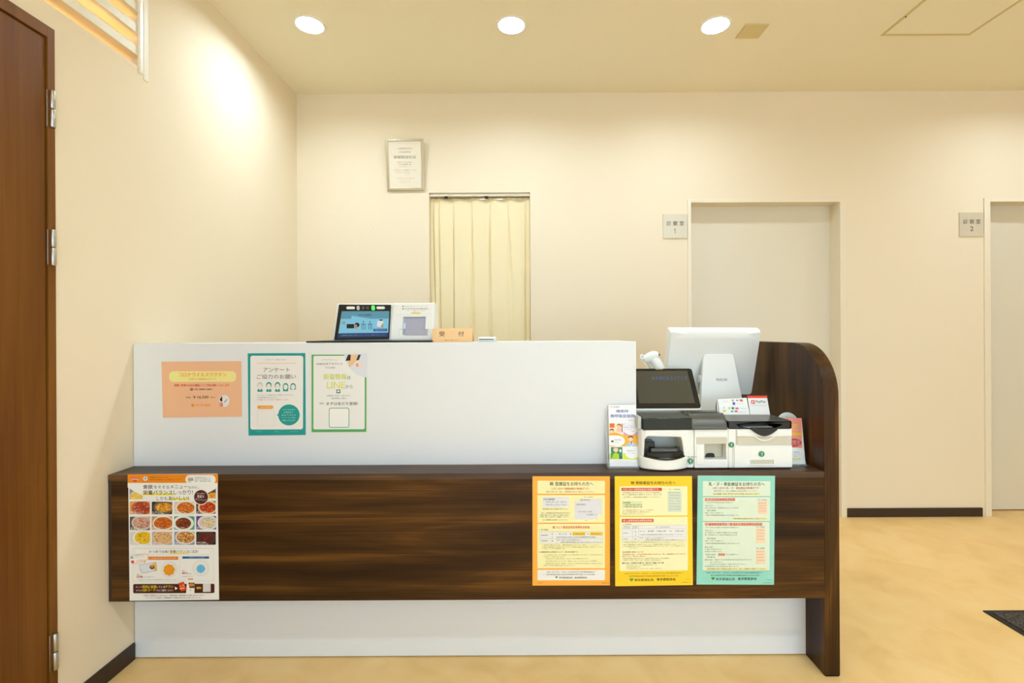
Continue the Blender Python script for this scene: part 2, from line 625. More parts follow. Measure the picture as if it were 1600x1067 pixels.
# curtained opening: lining and the dark space behind it
bm = B()
box(bm, cwl - .0005, cwl + .0015, YB - .001, YB + .141, 0, cwt + .012)
box(bm, cwr - .0015, cwr + .0005, YB - .001, YB + .141, 0, cwt + .012)
box(bm, cwl + .0015, cwr - .0015, YB - .001, YB + .141, cwt - .0015, cwt + .0005)
struct(obj('trim_3', bm, M['wall'], bevel=.001), 'thin cream lining of the curtained opening', 'door frame')
bm = B()
x0, x1, y0, y1 = cwl - .3, cwr + .3, YB + .14, YB + 1.9
box(bm, x0 - .05, x0, y0, y1, 0, ZC); box(bm, x1, x1 + .05, y0, y1, 0, ZC)
box(bm, x0, x1, y1, y1 + .05, 0, ZC)
struct(obj('wall_passage', bm, M['wall']), 'walls of the passage behind the curtain', 'wall')
# closing wall behind the sliding doors
struct(obj('wall_doors', bx(d1l - .3, XR + .2, YB + .24, YB + .29, 0, ZC), M['wall']), 'wall behind the sliding doors', 'wall')

# ------------------------------------------------------------------ curtain
ct = thing('curtain', 'pale yellow pleated curtain hanging in the opening behind the counter', 'curtain', ((cwl + cwr) / 2, YB + .05, 0.05))
pleats = [(P(675, 400, YB).x, .0025, .003), (P(684.5, 400, YB).x, .0025, .005), (P(707.5, 400, YB).x, .0025, .0035), (P(736.3, 400, YB).x, .003, .014), (P(765, 400, YB).x, .003, .011), (P(794, 400, YB).x, .003, .024), (P(821.7, 400, YB).x, .003, .005)]
zt = P(750, 310, YB).z; zpl = P(750, 329.5, YB).z; zbt = 0.06
NX, NZ = 260, 46
bm = B()
g = []
for j in range(NZ + 1):
    row = []
    for i in range(NX + 1):
        t = i / NX
        x = cwl + .003 + t * (cwr - cwl - .006)
        wob = 0.0
        if j <= 8:
            s = j / 8
            # scalloped heading between pleat hooks
            near = min(abs(x - p[0]) for p in pleats)
            sag = .010 * min(1, near / .055) ** 0.8
            z = (zt + .018 - 1.6 * sag) * (1 - s) + zpl * s
        else:
            z = zpl + (zbt - zpl) * ((j - 8) / (NZ - 8)) ** 1.0
        depth = 0.0
        below = max(0.0, (zpl - z) / (zpl - 1.15))
        for k, (px, w0, w1) in enumerate(pleats):
            # valleys drift sideways and widen on the way down
            drift = (0.014, .006, 0, .003, -.003, .022, -.004)[k] * below
            w = w0 + (1.1 * w1 - w0) * min(1.2, below)
            amp = .014 * min(1, below * 4 + .3) if z < zpl + .001 else .010 * (j / 8)
            dd = (x - px - drift) / w
            depth += amp * math.exp(-dd * dd)
        depth += .006 * math.sin(t * 14 + 1) * below + .0015 * math.sin(t * 47) * below
        if j <= 8:
            depth += .007 * math.sin((x - cwl) / .113 * 2 * PI) * (1 - j / 8)
        row.append(bm.verts.new((x, YB + .045 + depth, z)))
    g.append(row)
for j in range(NZ):
    for i in range(NX):
        bm.faces.new([g[j][i], g[j + 1][i], g[j + 1][i + 1], g[j][i + 1]])
cl = obj('cloth', bm, M['curtain'], ct, smooth=True)
sd = cl.modifiers.new('thick', 'SOLIDIFY'); sd.thickness = .0012
# narrow return strip at the left edge
rail = thing('curtain_rail', 'white curtain rail along the top of the curtained opening', 'curtain rail', ((cwl + cwr) / 2, YB + .03, cwt - .02))
zr = P(750, 303, YB).z
obj('rail', bx(cwl + .003, cwr - .003, YB + .012, YB + .034, P(750, 306.2, YB + .012).z, P(750, 302.2, YB + .012).z), M['white_metal'], rail, bevel=.003)
obj('rail_mount', bx(cwl + .003, cwr - .003, YB + .016, YB + .03, P(750, 302.4, YB + .012).z, cwt - .002), M['trim'], rail)
for px in (697, 760):
    p = P(px, 308.5, YB + .03)
    obj('bracket', bx(p.x - .011, p.x + .011, YB + .015, YB + .04, p.z - .006, zr - .010), M['blackmatte'], rail, bevel=.001)

# ------------------------------------------------------------------ left door with hinges
d3 = thing('door_3', 'brown wooden door on the left wall', 'door', (XL, 1.0, 0))
d3['kind'] = 'structure'
cw = .0235
bm = B()
box(bm, XL - .09, XL + .004, dyR - cw, dyR, 0, dzT)
box(bm, XL - .09, XL + .004, dyL, dyL + cw, 0, dzT)
box(bm, XL - .09, XL + .004, dyL + cw, dyR - cw, dzT - .036, dzT)
obj('door_frame', bm, M['frame_wood'], d3, bevel=.001)
obj('door_leaf', bx(XL - .045, XL - .001, dyL + cw + .003, dyR - cw - .0035, .008, dzT - .04), M['doorwood'], d3, bevel=.001)
obj('gap_shade', bx(XL - .07, XL - .05, dyL + cw, dyR - cw, 0, dzT - .036), M['gap'], d3)  # near-black sheet paints the shade in the slit around the leaf
for yt, yb in ((139, 197), (357.5, 414), (993, 1050)):
    yc = dyR - cw - .004
    X0 = XL + .006
    zz1 = P(82, yt, yc * 1.0).z
    k = yc + .004
    z1 = EYE + (CY - yt - ROLL * (82 - CX)) * k / F
    z0 = EYE + (CY - yb - ROLL * (82 - CX)) * k / F
    zm = (z0 + z1) / 2
    h = obj('hinge', bx(XL, XL + .0025, k - .001, k + .009, z0 + .001, z1 - .001), M['steel'], d3, bevel=.0006)
    for a, b in ((z0, zm - .0012), (zm + .0012, z1)):
        obj('knuckle', lathe(B(), [(0, 0), (.0066, 0), (.0078, .002), (.0078, b - a - .002), (.0066, b - a), (0, b - a)], (XL + .0075, k + .0115, a), seg=20), M['steel'], h, smooth=True)

# ------------------------------------------------------------------ louvred opening in the left wall
lv = thing('window_1', 'cream slatted louvre high in the left wall, warm light behind it', 'louvre', (XL, (lo_y0 + lo_y1) / 2, lo_z0))
lv['kind'] = 'structure'
bm = B()
fw = .018
box(bm, XL - .085, XL + .003, lo_y1 - .012, lo_y1 + .012, lo_z0 - .02, lo_z1 + .012)
box(bm, XL - .085, XL + .003, lo_y0 - .012, lo_y0 + .006, lo_z0 - .012, lo_z1 + .012)
box(bm, XL - .085, XL + .003, lo_y0, lo_y1, lo_z1 - .006, lo_z1 + .012)
obj('louver_frame', bm, M['louver'], lv, bevel=.001)
obj('louver_sill', bx(XL - .03, XL + .0005, lo_y0, lo_y1 - .012, lo_z0 - .001, 2.2125), M['wall'], lv)
ya = lo_y1 - .012
obj('stop_strip', bx(XL - .004, XL + .006, ya - .022, ya - .006, lo_z0 - .004, lo_z1), M['white_metal'], lv, bevel=.001)
zs0 = EYE + (CY - 88 + 2.96) * 1.8315 / F
for k in range(4):
    z = zs0 + k * .0825
    obj('slat', bx(XL - .064, XL - .002, lo_y0, ya, z, z + .034), M['louver'], lv, bevel=.0015)
# the space behind it, lit by a warm wall lamp
bm = B()
x0, x1, y0, y1, z0, z1 = XL - 1.1, XL - .1, .3, 2.6, 1.55, ZC
box(bm, x0, x1, y0 - .05, y0, z0, z1); box(bm, x0, x1, y1, y1 + .05, z0, z1)
box(bm, x0 - .05, x0, y0, y1, z0, z1); box(bm, x0, x1, y0, y1, z0 - .05, z0)
struct(obj('wall_lobby', bm, M['wall']), 'walls of the side lobby behind the louvre', 'wall')
lb = thing('wall_lamp', 'warm glowing lamp in the lobby behind the louvre', 'lamp', (XL - .55, 1.55, 1.55))
obj('lamp_base', lathe(B(), [(0, 0), (.06, 0), (.06, .02), (.02, .03), (.02, .1), (0, .1)], (XL - .55, 1.55, 1.551)), M['white_metal'], lb, smooth=True)
obj('lamp_globe', lathe(B(), [(0, 0)] + [(.09 * math.sin(PI * i / 14), .09 - .09 * math.cos(PI * i / 14)) for i in range(1, 14)] + [(0, .18)], (XL - .55, 1.55, 1.65)), M['amber'], lb, smooth=True)

# ------------------------------------------------------------------ ceiling fittings
ceiling = bpy.data.objects['ceiling']


def downlight(x, y, label, group='recessed downlights', src=None):
    r = .066
    cyl = lathe(B(), [(0, -.01), (r, -.01), (r, .10), (0, .10)], (x, y, ZC), seg=40)
    cut(ceiling, cyl)
    if src is None:
        t = thing('downlight', label, 'downlight', (x, y, ZC), group)
        obj('trim_ring', lathe(B(), [(r - .001, .004), (r - .001, -.003), (r + .009, -.003), (r + .011, 0), (r + .011, .001), (r - .001, .004)], (x, y, ZC), seg=48), M['white_metal'], t, smooth=True)
        obj('reflector', lathe(B(), [(r - .0015, .001), (r - .004, .03), (r - .002, .03), (r - .0005, .001), (r - .0015, .001)], (x, y, ZC), seg=48), M['can'], t, smooth=True)
        obj('lens', lathe(B(), [(0, .022), (r - .003, .022), (r - .003, .027), (0, .027)], (x, y, ZC), seg=48), M['lens'], t)
        return t
    t = src.copy(); C.objects.link(t); t.location = (x, y, ZC); t['label'] = label
    for ch in src.children:
        c = ch.copy(); C.objects.link(c); c.parent = t
    return t


dl = downlight(-1.046, 2.427, 'leftmost of the three lit round downlights, near the left wall')
downlight(-.034, 2.437, 'middle of the three lit round downlights, above the curtain', src=dl)
downlight(.998, 2.446, 'rightmost of the three lit round downlights, beside the square cover', src=dl)
for (x, y, t) in ((-.5, .30, 'downlight over the waiting side near the left wall'), (0.52, .30, 'downlight over the waiting side above the camera'), (1.54, .30, 'downlight over the waiting side to the right'),
                  (3.1, 2.45, 'downlight over the corridor at the far right'), ((cwl + cwr) / 2, YB + 1.55, 'downlight added in the passage to light the curtain from behind'), (2.6, .28, 'downlight over the waiting side by the corridor'),  # the passage downlight is added to brighten the curtain cloth from behind
                  (-.5, -1.9, 'downlight near the entrance on the left'), (1.4, -1.9, 'downlight near the entrance in the middle'), (3.2, -1.9, 'downlight near the entrance on the right')):
    downlight(x, y, t, src=dl)
sp = thing('ceiling_speaker', 'small square tan cover plate on the ceiling beside the right downlight', 'ceiling cover', (1.205, 2.492, ZC))
obj('cover_plate', bx(1.144, 1.266, 2.435, 2.549, ZC - .006, ZC), M['speaker_cover'], sp, bevel=.0015)
obj('speaker_grille', bx(1.150, 1.260, 2.441, 2.543, ZC - .0072, ZC - .0055), M['speaker_cover'], sp, bevel=.0008)
hz = thing('ceiling_hatch', 'square cream access hatch in the ceiling with a recessed frame line', 'hatch', (2.13, 2.30, ZC))
hx0, hx1, hy0, hy1 = 1.90, 2.365, 2.065, 2.535
bm = B()
w = .012
for a in ((hx0, hx1, hy0, hy0 + w), (hx0, hx1, hy1 - w, hy1), (hx0, hx0 + w, hy0 + w, hy1 - w), (hx1 - w, hx1, hy0 + w, hy1 - w)):
    box(bm, *a, ZC - .004, ZC + .01)
obj('hatch_frame', bm, M['speaker_cover'], hz, bevel=.001)
obj('hatch_panel', bx(hx0 + w + .002, hx1 - w - .002, hy0 + w + .002, hy1 - w - .002, ZC - .0025, ZC + .004), M['ceiling'], hz, bevel=.001)
obj('latch', lathe(B(), [(0, -.006), (.004, -.006), (.005, 0), (0, 0)], (hx0 + .008, 2.38, ZC), seg=14), M['blackmatte'], hz)

# ------------------------------------------------------------------ certificate frame
fd = thing('framed_certificate', 'thin champagne metal frame with a printed certificate, leaning from the back wall', 'picture frame', P(633, 297, YB - .012))
TL, TR, BR, BL = P(602, 217.5, YB - .05), P(661, 216, YB - .05), P(662.5, 297, YB - .016), P(605, 298, YB - .016)
def quad_at(u, v, off=0.0):
    top = TL.lerp(TR, u); bot = BL.lerp(BR, u)
    nn = (TR - TL).cross(BL - TL).normalized()
    if nn.y < 0: nn = -nn
    return top.lerp(bot, v) + nn * off
def slab(bm, pts, o0, o1):
    lo = [bm.verts.new(quad_at(u, v, o0)) for u, v in pts]
    hi = [bm.verts.new(quad_at(u, v, o1)) for u, v in pts]
    bm.faces.new(lo); bm.faces.new(list(reversed(hi)))
    for i in range(4):
        bm.faces.new([lo[i], hi[i], hi[(i + 1) % 4], lo[(i + 1) % 4]])
a, b = .062, .045
bm = B()
for q in ([(0, 0), (1, 0), (1 - a, b), (a, b)], [(1, 0), (1, 1), (1 - a, 1 - b), (1 - a, b)], [(1, 1), (0, 1), (a, 1 - b), (1 - a, 1 - b)], [(0, 1), (0, 0), (a, b), (a, 1 - b)]):
    slab(bm, q, 0, .014)
bmesh.ops.recalc_face_normals(bm, faces=bm.faces[:])
obj('frame', bm, M['chrome'], fd, bevel=.0025)
s = Sheet(quad_at(.05, .035, .006), quad_at(.95, .035, .006), quad_at(.95, .965, .006), quad_at(.05, .965, .006), .003, '#efe2c6')
s.pixels((605, 220.5), (658.5, 219.5), (659.6, 294), (607.8, 294.6))
s.set_view(590, 200, 9.7)
g1, g2 = '#8f8468', '#b0a68c'
s.text(295, 525, 308, 28, '公益財団法人', g1); s.text(325, 500, 361, 22, '日本医療機構', g1)
s.text(238, 590, 436, 44, '登録医認定証', '#7d735c', w=.01)
s.text(295, 525, 514, 15, '医療法人社団緑風会', g1); s.text(320, 512, 546, 20, '竹下診療所 殿', '#6f664f'); s.text(330, 510, 580, 13, '貴院は本機構の定める', g2)
s.text(250, 590, 630, 14, '基準を満たした医療機関として登録', g1); s.text(250, 480, 662, 14, 'ここに認定いたします', g1)
s.ring(430, 655, 485, 700, 4, '#c9a79a', 3)
s.text(280, 560, 752, 14, '公益財団法人 日本医療機構', g2); s.text(330, 510, 785, 13, '令和五年四月一日', g2); s.text(335, 500, 818, 14, '理事長 印', g2)
s.rect(300, 236, 600, 240, '#d8bca8', 2)
s.build('certificate', fd)
s = B(); slab(s, [(.055, .04), (.945, .04), (.945, .96), (.055, .96)], .0018, .0028)
bmesh.ops.recalc_face_normals(s, faces=s.faces[:])
M['glazing'] = base_mat('picture_glass', (250, 250, 250), 0.04, spec=0.5, alpha=0.10)
obj('glazing', s, M['glazing'], fd)

# small pin left in the wall
tag(obj('wall_pin', lathe(B(), [(0, 0), (.004, 0), (.005, .002), (.003, .005), (0, .006)], P(583, 357, YB) , axis=Vector((0, -1, 0)), seg=14), M['wall'], smooth=True), 'tiny cream pin in the back wall below the framed certificate', 'pin')

# ------------------------------------------------------------------ consulting room signs
def room_sign(TLp, BRp, num, label):
    y = YB - .007
    a, b = P(TLp[0], TLp[1], y), P(BRp[0], BRp[1], y)
    t = thing('room_sign', label, 'sign', ((a.x + b.x) / 2, YB, b.z), 'consulting room signs')
    obj('plate', bx(a.x, b.x, y, YB, b.z, a.z), M['plate'], t, bevel=.0008)
    s = Sheet((a.x + .004, y - .0005, a.z - .004), (b.x - .004, y - .0005, a.z - .004), (b.x - .004, y - .0005, b.z + .004), (a.x + .004, y - .0005, b.z + .004), .0004, M['plate'])
    s.pixels((0, 0), (100, 0), (100, 100), (0, 100))
    s.text(12, 88, 38, 21, '診 察 室', '#55503f', w=.004)
    if num == '1':
        s.poly([(48.6, 61.5), (50.8, 61.5), (50.8, 82.5), (48.6, 82.5)], '#55503f', 3); s.poly([(48.7, 61.5), (48.7, 65), (45, 67.5), (45, 65)], '#55503f', 3)
    else:
        s.text(42, 57, 69, 21, '2', '#55503f')
    s.build('lettering', t)
room_sign((1036, 334.5), (1074, 372), '1', 'square silvery consulting room sign with the number 1')
room_sign((1499.5, 332), (1537, 369), '2', 'square silvery consulting room sign with the number 2')

# ------------------------------------------------------------------ reception counter
rc = thing('reception_counter', 'long white reception counter with a walnut ledge box and a round cornered walnut end panel', 'counter', (0, YBX, 0))
xe, xo = P(1288.5, 900, YBX).x, P(1312, 900, YBX).x
xp = P(994, 600, YP).x
ZL = .7135
ZT = 1.166
zend = P(1255, 535.5, 1.86).z
obj('front_panel', prism(B(), [(XL + .002, .004), (xe, .004), (xe, ZL - .02), (xp, ZL - .02), (xp, ZT), (XL + .002, ZT)], 1, YP, YP + .034), M['panel'], rc, bevel=.0012)
obj('ledge_front', bx(XL + .012, xe, YBX, YBX + .018, .2725, ZL - .002), M['walnut_x'], rc, bevel=.0012)
obj('ledge_bottom', bx(XL + .002, xe, YBX + .018, YP, .2725, .2905), M['walnut_x'], rc)
obj('ledge_end', bx(XL + .0015, XL + .012, YBX + .0005, YP, .2725, ZL - .0015), M['base'], rc, bevel=.001)
obj('ledge_top', prism(B(), [(XL + .002, YBX - .001), (xe, YBX - .001), (xe, 2.42), (xp, 2.42), (xp, YP), (XL + .002, YP)], 2, ZL - .022, ZL), M['walnut_top'], rc, bevel=.0012)
obj('service_top', bx(XL + .002, xp - .004, YP + .034, 2.10, ZT - .03, ZT - .0005), M['panel'], rc, bevel=.001)
obj('desk_top', bx(XL + .002, xp, YP + .034, 2.42, ZL - .03, ZL - .002), M['panel'], rc, bevel=.001)
R = .185
pts = [(2.44, .004), (2.44, zend)]
for i in range(15):
    t = math.radians(90 + 90 * i / 14)
    pts.append((YBX + R + R * math.cos(t), zend - R + R * math.sin(t)))
pts.append((YBX, .004))
obj('end_panel', prism(B(), pts, 0, xe, xo), M['walnut_z'], rc, bevel=.0012)
obj('end_foot', bx(xe + .002, xo - .002, YBX + .001, 2.43, 0, .0045), M['gap'], rc)

# ------------------------------------------------------------------ notices on the counter
def notice(TLp, TRp, BRp, BLp, Y, off=.0012, paper='#f0f0ea', thick=.0006):
    y = Y - off
    s = Sheet(P(*TLp, y), P(*TRp, y), P(*BRp, y), P(*BLp, y), thick, paper)
    s.pixels(TLp, TRp, BRp, BLp)
    return s

INK, GR, RED = '#3b3a34', '#77746a', '#c8402c'

# peach vaccine notice
s = notice((252.3, 565), (377, 564), (378, 651), (254.5, 652.5), YP, paper='#ecb890')
s.set_view(240, 540, 8.893)
s.rrect(215, 355, 1150, 505, 60, '#f0e292', 1)
s.rrect(235, 385, 380, 470, 40, '#e9e893', 1.5)
s.text(355, 1015, 402, 56, 'コロナウイルスワクチン', '#f09018', w=.02)
s.text(490, 875, 466, 30, '任意での接種受付中です', '#e8b060', w=.01)
s.text(288, 1058, 551, 34, '接種ご希望の方はお電話にてご予約お願いいたします', '#e0503a', w=.02)
s.text(505, 820, 607, 34, '☎ 03-3803-5801', '#6a5040', w=.02)
s.text(455, 520, 720, 26, '料金', '#8a7058'); s.text(553, 768, 718, 44, '￥16,500', '#5a4434', w=.02); s.text(795, 862, 720, 26, '(税込)', '#8a7058')
s.rrect(528, 812, 568, 850, 8, '#f59a28', 2)
s.text(585, 800, 830, 36, '竹下診療所', '#f0a040', w=.01)
s.ell(990, 770, 74, 82, '#e4e2dc', 2); s.ell(942, 815, 30, 34, '#e8a48c', 2.5)
s.poly([(925, 745), (960, 700), (962, 778), (932, 770)], '#221c1a', 3); s.poly([(985, 785), (1030, 742), (1034, 750), (992, 794)], '#6a7688', 3)
s.poly([(930, 840), (955, 790), (975, 845)], '#e0745a', 3)
tag(s.build('vaccine_notice'), 'peach landscape notice with a yellow title band, leftmost on the white counter panel', 'notice')

# teal survey poster
TE = '#1f9a92'
s = notice((387, 552), (477, 551.5), (477.7, 679.5), (388.3, 680.5), YP, paper=TE)
s.set_view(380, 540, 7.11)
s.rrect(80, 112, 668, 932, 26, '#ebe7e0', 1)
s.text(255, 480, 155, 15, 'アンケートへご協力ください', GR)
s.rect(148, 192, 592, 197, '#eab58e', 2)
s.text(225, 518, 268, 48, 'アンケート', '#4a4a46'); s.text(152, 588, 345, 52, 'ご協力のお願い', '#4a4a46')
for i, (cx, hair, long) in enumerate(((188, '#c3cdc8', 0), (286, TE, 0), (383, TE, 0), (473, TE, 1), (556, TE, 1))):
    yb_ = 512 if i < 3 else 508
    s.poly([(cx - 30, yb_), (cx - 24, yb_ - 30), (cx + 24, yb_ - 30), (cx + 30, yb_)], TE if i < 4 else '#dfe6e2', 2)
    s.ell(cx, 440 if not long else 452, 31, 36, hair, 2.2)
    if long: s.rrect(cx - 31, 448, cx + 31, 490, 12, hair, 2.1)
    s.ell(cx, 450 if not long else 460, 23, 28, '#e9e2d6', 2.6)
    s.poly([(cx - 9, yb_ - 31), (cx + 9, yb_ - 31), (cx, yb_ - 12)], '#eef0ec', 2.9)
for y, x1, t in ((549, 560, '※ アンケートは無記名でご回答いただけます。'), (575, 385, '※ 所要時間は約三分です。'), (600, 510, '※ 今後のサービス向上に活用いたします。')):
    s.text(155, x1, y, 13, t, GR)
s.rrect(158, 665, 335, 703, 17, '#f1a23c', 2); s.text(200, 312, 685, 15, 'アンケートはこちら', '#fff4e0')
s.ring(160, 712, 345, 892, 2, '#c9c5be', 2)
s.ell(511, 771, 120, 117, TE, 2, n=40); s.poly([(372, 771), (410, 750), (410, 790)], TE, 1.7)
for y, x0, x1, t in ((713, 437, 580, 'みなさまの声を'), (742, 452, 560, '診療改善に'), (772, 430, 588, '役立てるため'), (802, 432, 582, 'アンケートにご協力'), (832, 435, 582, 'お願いいたします')):
    s.text(x0, x1, y, 15, t, '#bfe4de')
s.text(140, 200, 955, 13, '竹下診療所', '#8fd0c8'); s.text(352, 405, 955, 13, '受付まで', '#8fd0c8'); s.text(530, 615, 955, 13, 'ありがとうございます', '#8fd0c8')
tag(s.build('survey_poster'), 'teal framed survey poster with five portrait icons, in the middle of the white panel notices', 'poster')

# green framed account poster, laminated
s = notice((483, 552), (574, 551), (575, 678), (484.2, 679.5), YP, paper='#e3e3da')
s.set_view(478, 540, 7.118)
GN = '#55a860'
s.rect(63, 100, 674, 962, GN, 1); s.rrect(84, 113, 655, 932, 18, '#e9e8e2', 2)
s.poly([(425, 84), (680, 84), (680, 352), (650, 352), (560, 320), (480, 240), (440, 170)], '#d9dde2', 3)
s.poly([(440, 170), (470, 100), (500, 100), (495, 165)], '#28221e', 4); s.poly([(468, 165), (500, 100), (590, 100), (560, 170), (520, 215), (480, 240)], '#e9bf90', 3.5)
s.poly([(560, 165), (585, 100), (612, 100), (590, 160)], '#2a2c36', 4.5); s.poly([(520, 215), (560, 170), (640, 220), (610, 250)], '#edd9cc', 4); s.ell(572, 215, 16, 22, '#e2a08c', 5)
s.text(180, 350, 158, 14, 'スマホでかんたん', GR); s.text(118, 410, 202, 27, 'LINE公式アカウント', '#4b5a4c', w=.012); s.text(220, 325, 246, 20, '竹下診療所', '#5a6a5c')
s.text(196, 455, 345, 62, '新着情報', '#8aa028', w=.055, L=3); s.text(196, 455, 345, 60, '新着情報', '#e0de58', w=.012, L=4); s.text(462, 498, 354, 38, 'は', '#5a6a5c', w=.01)
s.text(236, 432, 438, 70, 'LINE', '#a8b838', w=.05, L=3); s.text(238, 430, 438, 66, 'LINE', '#e6e468', w=.01, L=4); s.text(442, 520, 456, 38, 'から', '#5a6a5c', w=.005)
s.rrect(340, 488, 384, 530, 6, '#3f6f52', 3); s.ell(362, 507, 15, 12, '#e3ebe4', 4); s.poly([(354, 513), (366, 517), (354, 525)], '#e3ebe4', 4)
s.text(233, 497, 557, 17, '診療時間・休診日・お知らせなど', GR); s.text(285, 457, 586, 17, '最新情報をお届け♪', GR)
s.rrect(145, 628, 208, 655, 13, '#dcdcd2', 3); s.text(156, 196, 642, 13, '無料', GR, L=4); s.text(230, 578, 645, 36, 'まずは友だち登録!', '#4a4038', w=.015)
s.rrect(256, 692, 484, 914, 22, '#5fa873', 3); s.rrect(264, 700, 476, 906, 16, '#efeee8', 4)
tag(s.build('account_poster'), 'green framed laminated poster with a photo corner, rightmost of the notices on the white panel', 'poster')

# ---- meal poster on the walnut ledge
random.seed(11)
s = notice((200.3, 741), (339.7, 740), (342.3, 937), (202.5, 938.5), YBX, paper='#eeece4')
s.set_view(195, 735, 10.667)
def food(x0, y0, x1, y1, bg, plate, foodcols, fx=.5, fy=.5, fr=(.42, .44), plate_r=(.52, .56), n=60, cap=True, caption=('主菜', 'ごはん')):
    w, h = x1 - x0, y1 - y0
    def cl(p): return (min(max(p[0], x0), x1), min(max(p[1], y0), y1))
    s.rrect(x0, y0, x1, y1, 14, bg, 1)
    def clipped(cx, cy, rx, ry, col, L, k=26):
        pts = []
        for i in range(k):
            q = cl((cx + rx * math.cos(2 * PI * i / k), cy + ry * math.sin(2 * PI * i / k)))
            if not pts or (abs(q[0] - pts[-1][0]) + abs(q[1] - pts[-1][1])) > .5: pts.append(q)
        if len(pts) > 2: s.poly(pts, col, L)
    if plate: clipped(x0 + w * fx, y0 + h * fy, w * plate_r[0], h * plate_r[1], plate, 1.4)
    clipped(x0 + w * fx, y0 + h * fy, w * fr[0], h * fr[1], foodcols[0], 1.8)
    for i in range(n):
        t = random.random() * 2 * PI; rr = math.sqrt(random.random()) * .92
        cx, cy = x0 + w * fx + w * fr[0] * rr * math.cos(t), y0 + h * fy + h * fr[1] * rr * math.sin(t)
        if not (x0 + 8 < cx < x1 - 8 and y0 + 8 < cy < y1 - 8): continue
        a = random.uniform(7, 19); b = random.uniform(5, 12)
        clipped(cx, cy, a, b, random.choice(foodcols), 2.2 + .02 * i, 9)
    if cap:
        s.text(x0 + 10, x0 + w * .52, y1 - 38, 20, caption[0], '#f4f0e8', L=4.4, w=.02)
        s.text(x0 + 10, x0 + w * .62, y1 - 14, 22, caption[1], '#f4f0e8', L=4.4, w=.02)
# top row peeping out from under the white swoosh
food(80, 300, 300, 480, '#9a8f98', '#d9cfc0', ['#e8c552', '#d9a030', '#ecd890'], .55, .75, (.5, .4), n=20, cap=False)
food(1330, 300, 1515, 465, '#5a4438', None, ['#e8a428', '#c06a20', '#f0c860'], .75, .8, (.45, .4), n=20, cap=False)
food(80, 515, 418, 730, '#e2a25a', '#c46a3c', ['#a83c22', '#d89a78', '#c8603c', '#8a3018'], .6, .52, (.40, .50), caption=('豚肉の', 'トマト煮込み風'))
food(450, 520, 790, 730, '#2c2626', '#6f5c48', ['#d88f20', '#e8b040', '#b06010', '#f0c860'], .6, .45, (.42, .36), caption=('たまごの', 'かつ丼'))
food(825, 520, 1160, 725, '#d8cdb8', '#ece2cc', ['#c8641c', '#e08a30', '#a04414', '#e8a848'], .58, .5, (.44, .46), caption=('チキンの', 'バター煮'))
food(1190, 510, 1512, 722, '#4a3030', '#e4c8a0', ['#b83a14', '#e05a1c', '#8a2810', '#f08a30'], .6, .5, (.42, .42), caption=('エビの', 'チリソース'))
food(85, 770, 420, 995, '#5a504c', '#cdbfb0', ['#cf9c84', '#b87460', '#e0b8a0', '#a05c48'], .6, .45, (.44, .42), caption=('牛肉の', '生姜焼き'))
food(450, 765, 790, 990, '#c89468', '#e8ddc8', ['#c8641c', '#a84a18', '#e89030', '#8a3810'], .56, .5, (.46, .44), caption=('鶏の', '甘酢あん'))
food(822, 765, 1162, 988, '#4aa07e', '#e2e8dc', ['#7a3618', '#5c2410', '#a05830', '#8f4620'], .45, .52, (.38, .42), caption=('牛の', 'デミライス'))
food(1190, 760, 1522, 985, '#5b3c86', '#d8d8e0', ['#dcc8a8', '#c8b088', '#e89048', '#7ba83c', '#e0d8c0'], .58, .5, (.42, .42), caption=('白身魚', 'クリーム煮'))
y2a, y2b = 1022, 1240
food(85, y2a, 422, y2b, '#d4d2cc', '#ece8dc', ['#ecbc1c', '#f0d040', '#d89c10', '#8a8a30'], .66, .45, (.42, .5), caption=('たまごの', 'カレー丼'))
food(455, y2a, 790, y2b, '#b8a8a4', '#dcc8a8', ['#dcb078', '#c88850', '#e8c890', '#a86a38'], .55, .45, (.46, .48), caption=('親子', '煮込み丼'))
food(825, y2a, 1162, y2b, '#8a94bc', '#e0d8c0', ['#c87a38', '#e8d8a0', '#3a4a2c', '#e0a050', '#7a9a4c'], .56, .42, (.44, .44), caption=('中華', '五目あんかけ'))
food(1190, y2a, 1515, y2b, '#221a18', '#4a342c', ['#5a241c', '#3c1612', '#7a382c', '#6a2a22'], .5, .48, (.42, .38), caption=('和風', 'ハンバーグ'))
# white swoosh with the slogan
sw = [(52, 205)] + [(52 + 1500 * (i / 30), 280 + 245 * (1 - (2 * i / 30 - 1) ** 2)) for i in range(31)] + [(1552, 205)]
s.poly(sw, '#efeee6', 4.8)
s.rect(52, 62, 1558, 206, '#ee8a10', 5)
s.poly([(105, 120), (245, 120), (238, 150), (205, 165), (200, 182), (150, 182), (145, 165), (112, 150)], '#c8241c', 6)
s.text(118, 235, 143, 32, 'NISSIN', '#fbe8e0', L=7, w=.03)
s.ell(347, 133, 38, 38, '#dcdad2', 6); s.poly([(335, 120), (365, 118), (352, 150), (342, 146)], '#6d86a8', 7)
s.text(415, 725, 112, 26, '栄養とおいしさを', '#a85a10', L=6); s.text(415, 950, 150, 26, '毎日の食卓へお届けします', '#a85a10', L=6)
s.rrect(1015, 75, 1518, 222, 70, '#f2f1ea', 6); s.ell(1085, 145, 42, 42, '#d7d2c8', 7); s.ell(1085, 150, 20, 18, '#e0806a', 8); s.rect(1112, 120, 1142, 170, '#9a9690', 8)
s.text(1060, 1112, 192, 14, '認定', GR, L=8)
for y, t in ((118, '栄養補助食品として'), (148, '認められた商品です'), (176, '医師、管理栄養士推奨')): s.text(1170, 1440, y, 20, t, GR, L=8)
BRN = '#5c2c18'
s.rect(308, 378, 812, 412, '#f2e13c', 5.2); s.rect(735, 462, 1080, 492, '#f2e13c', 5.2)
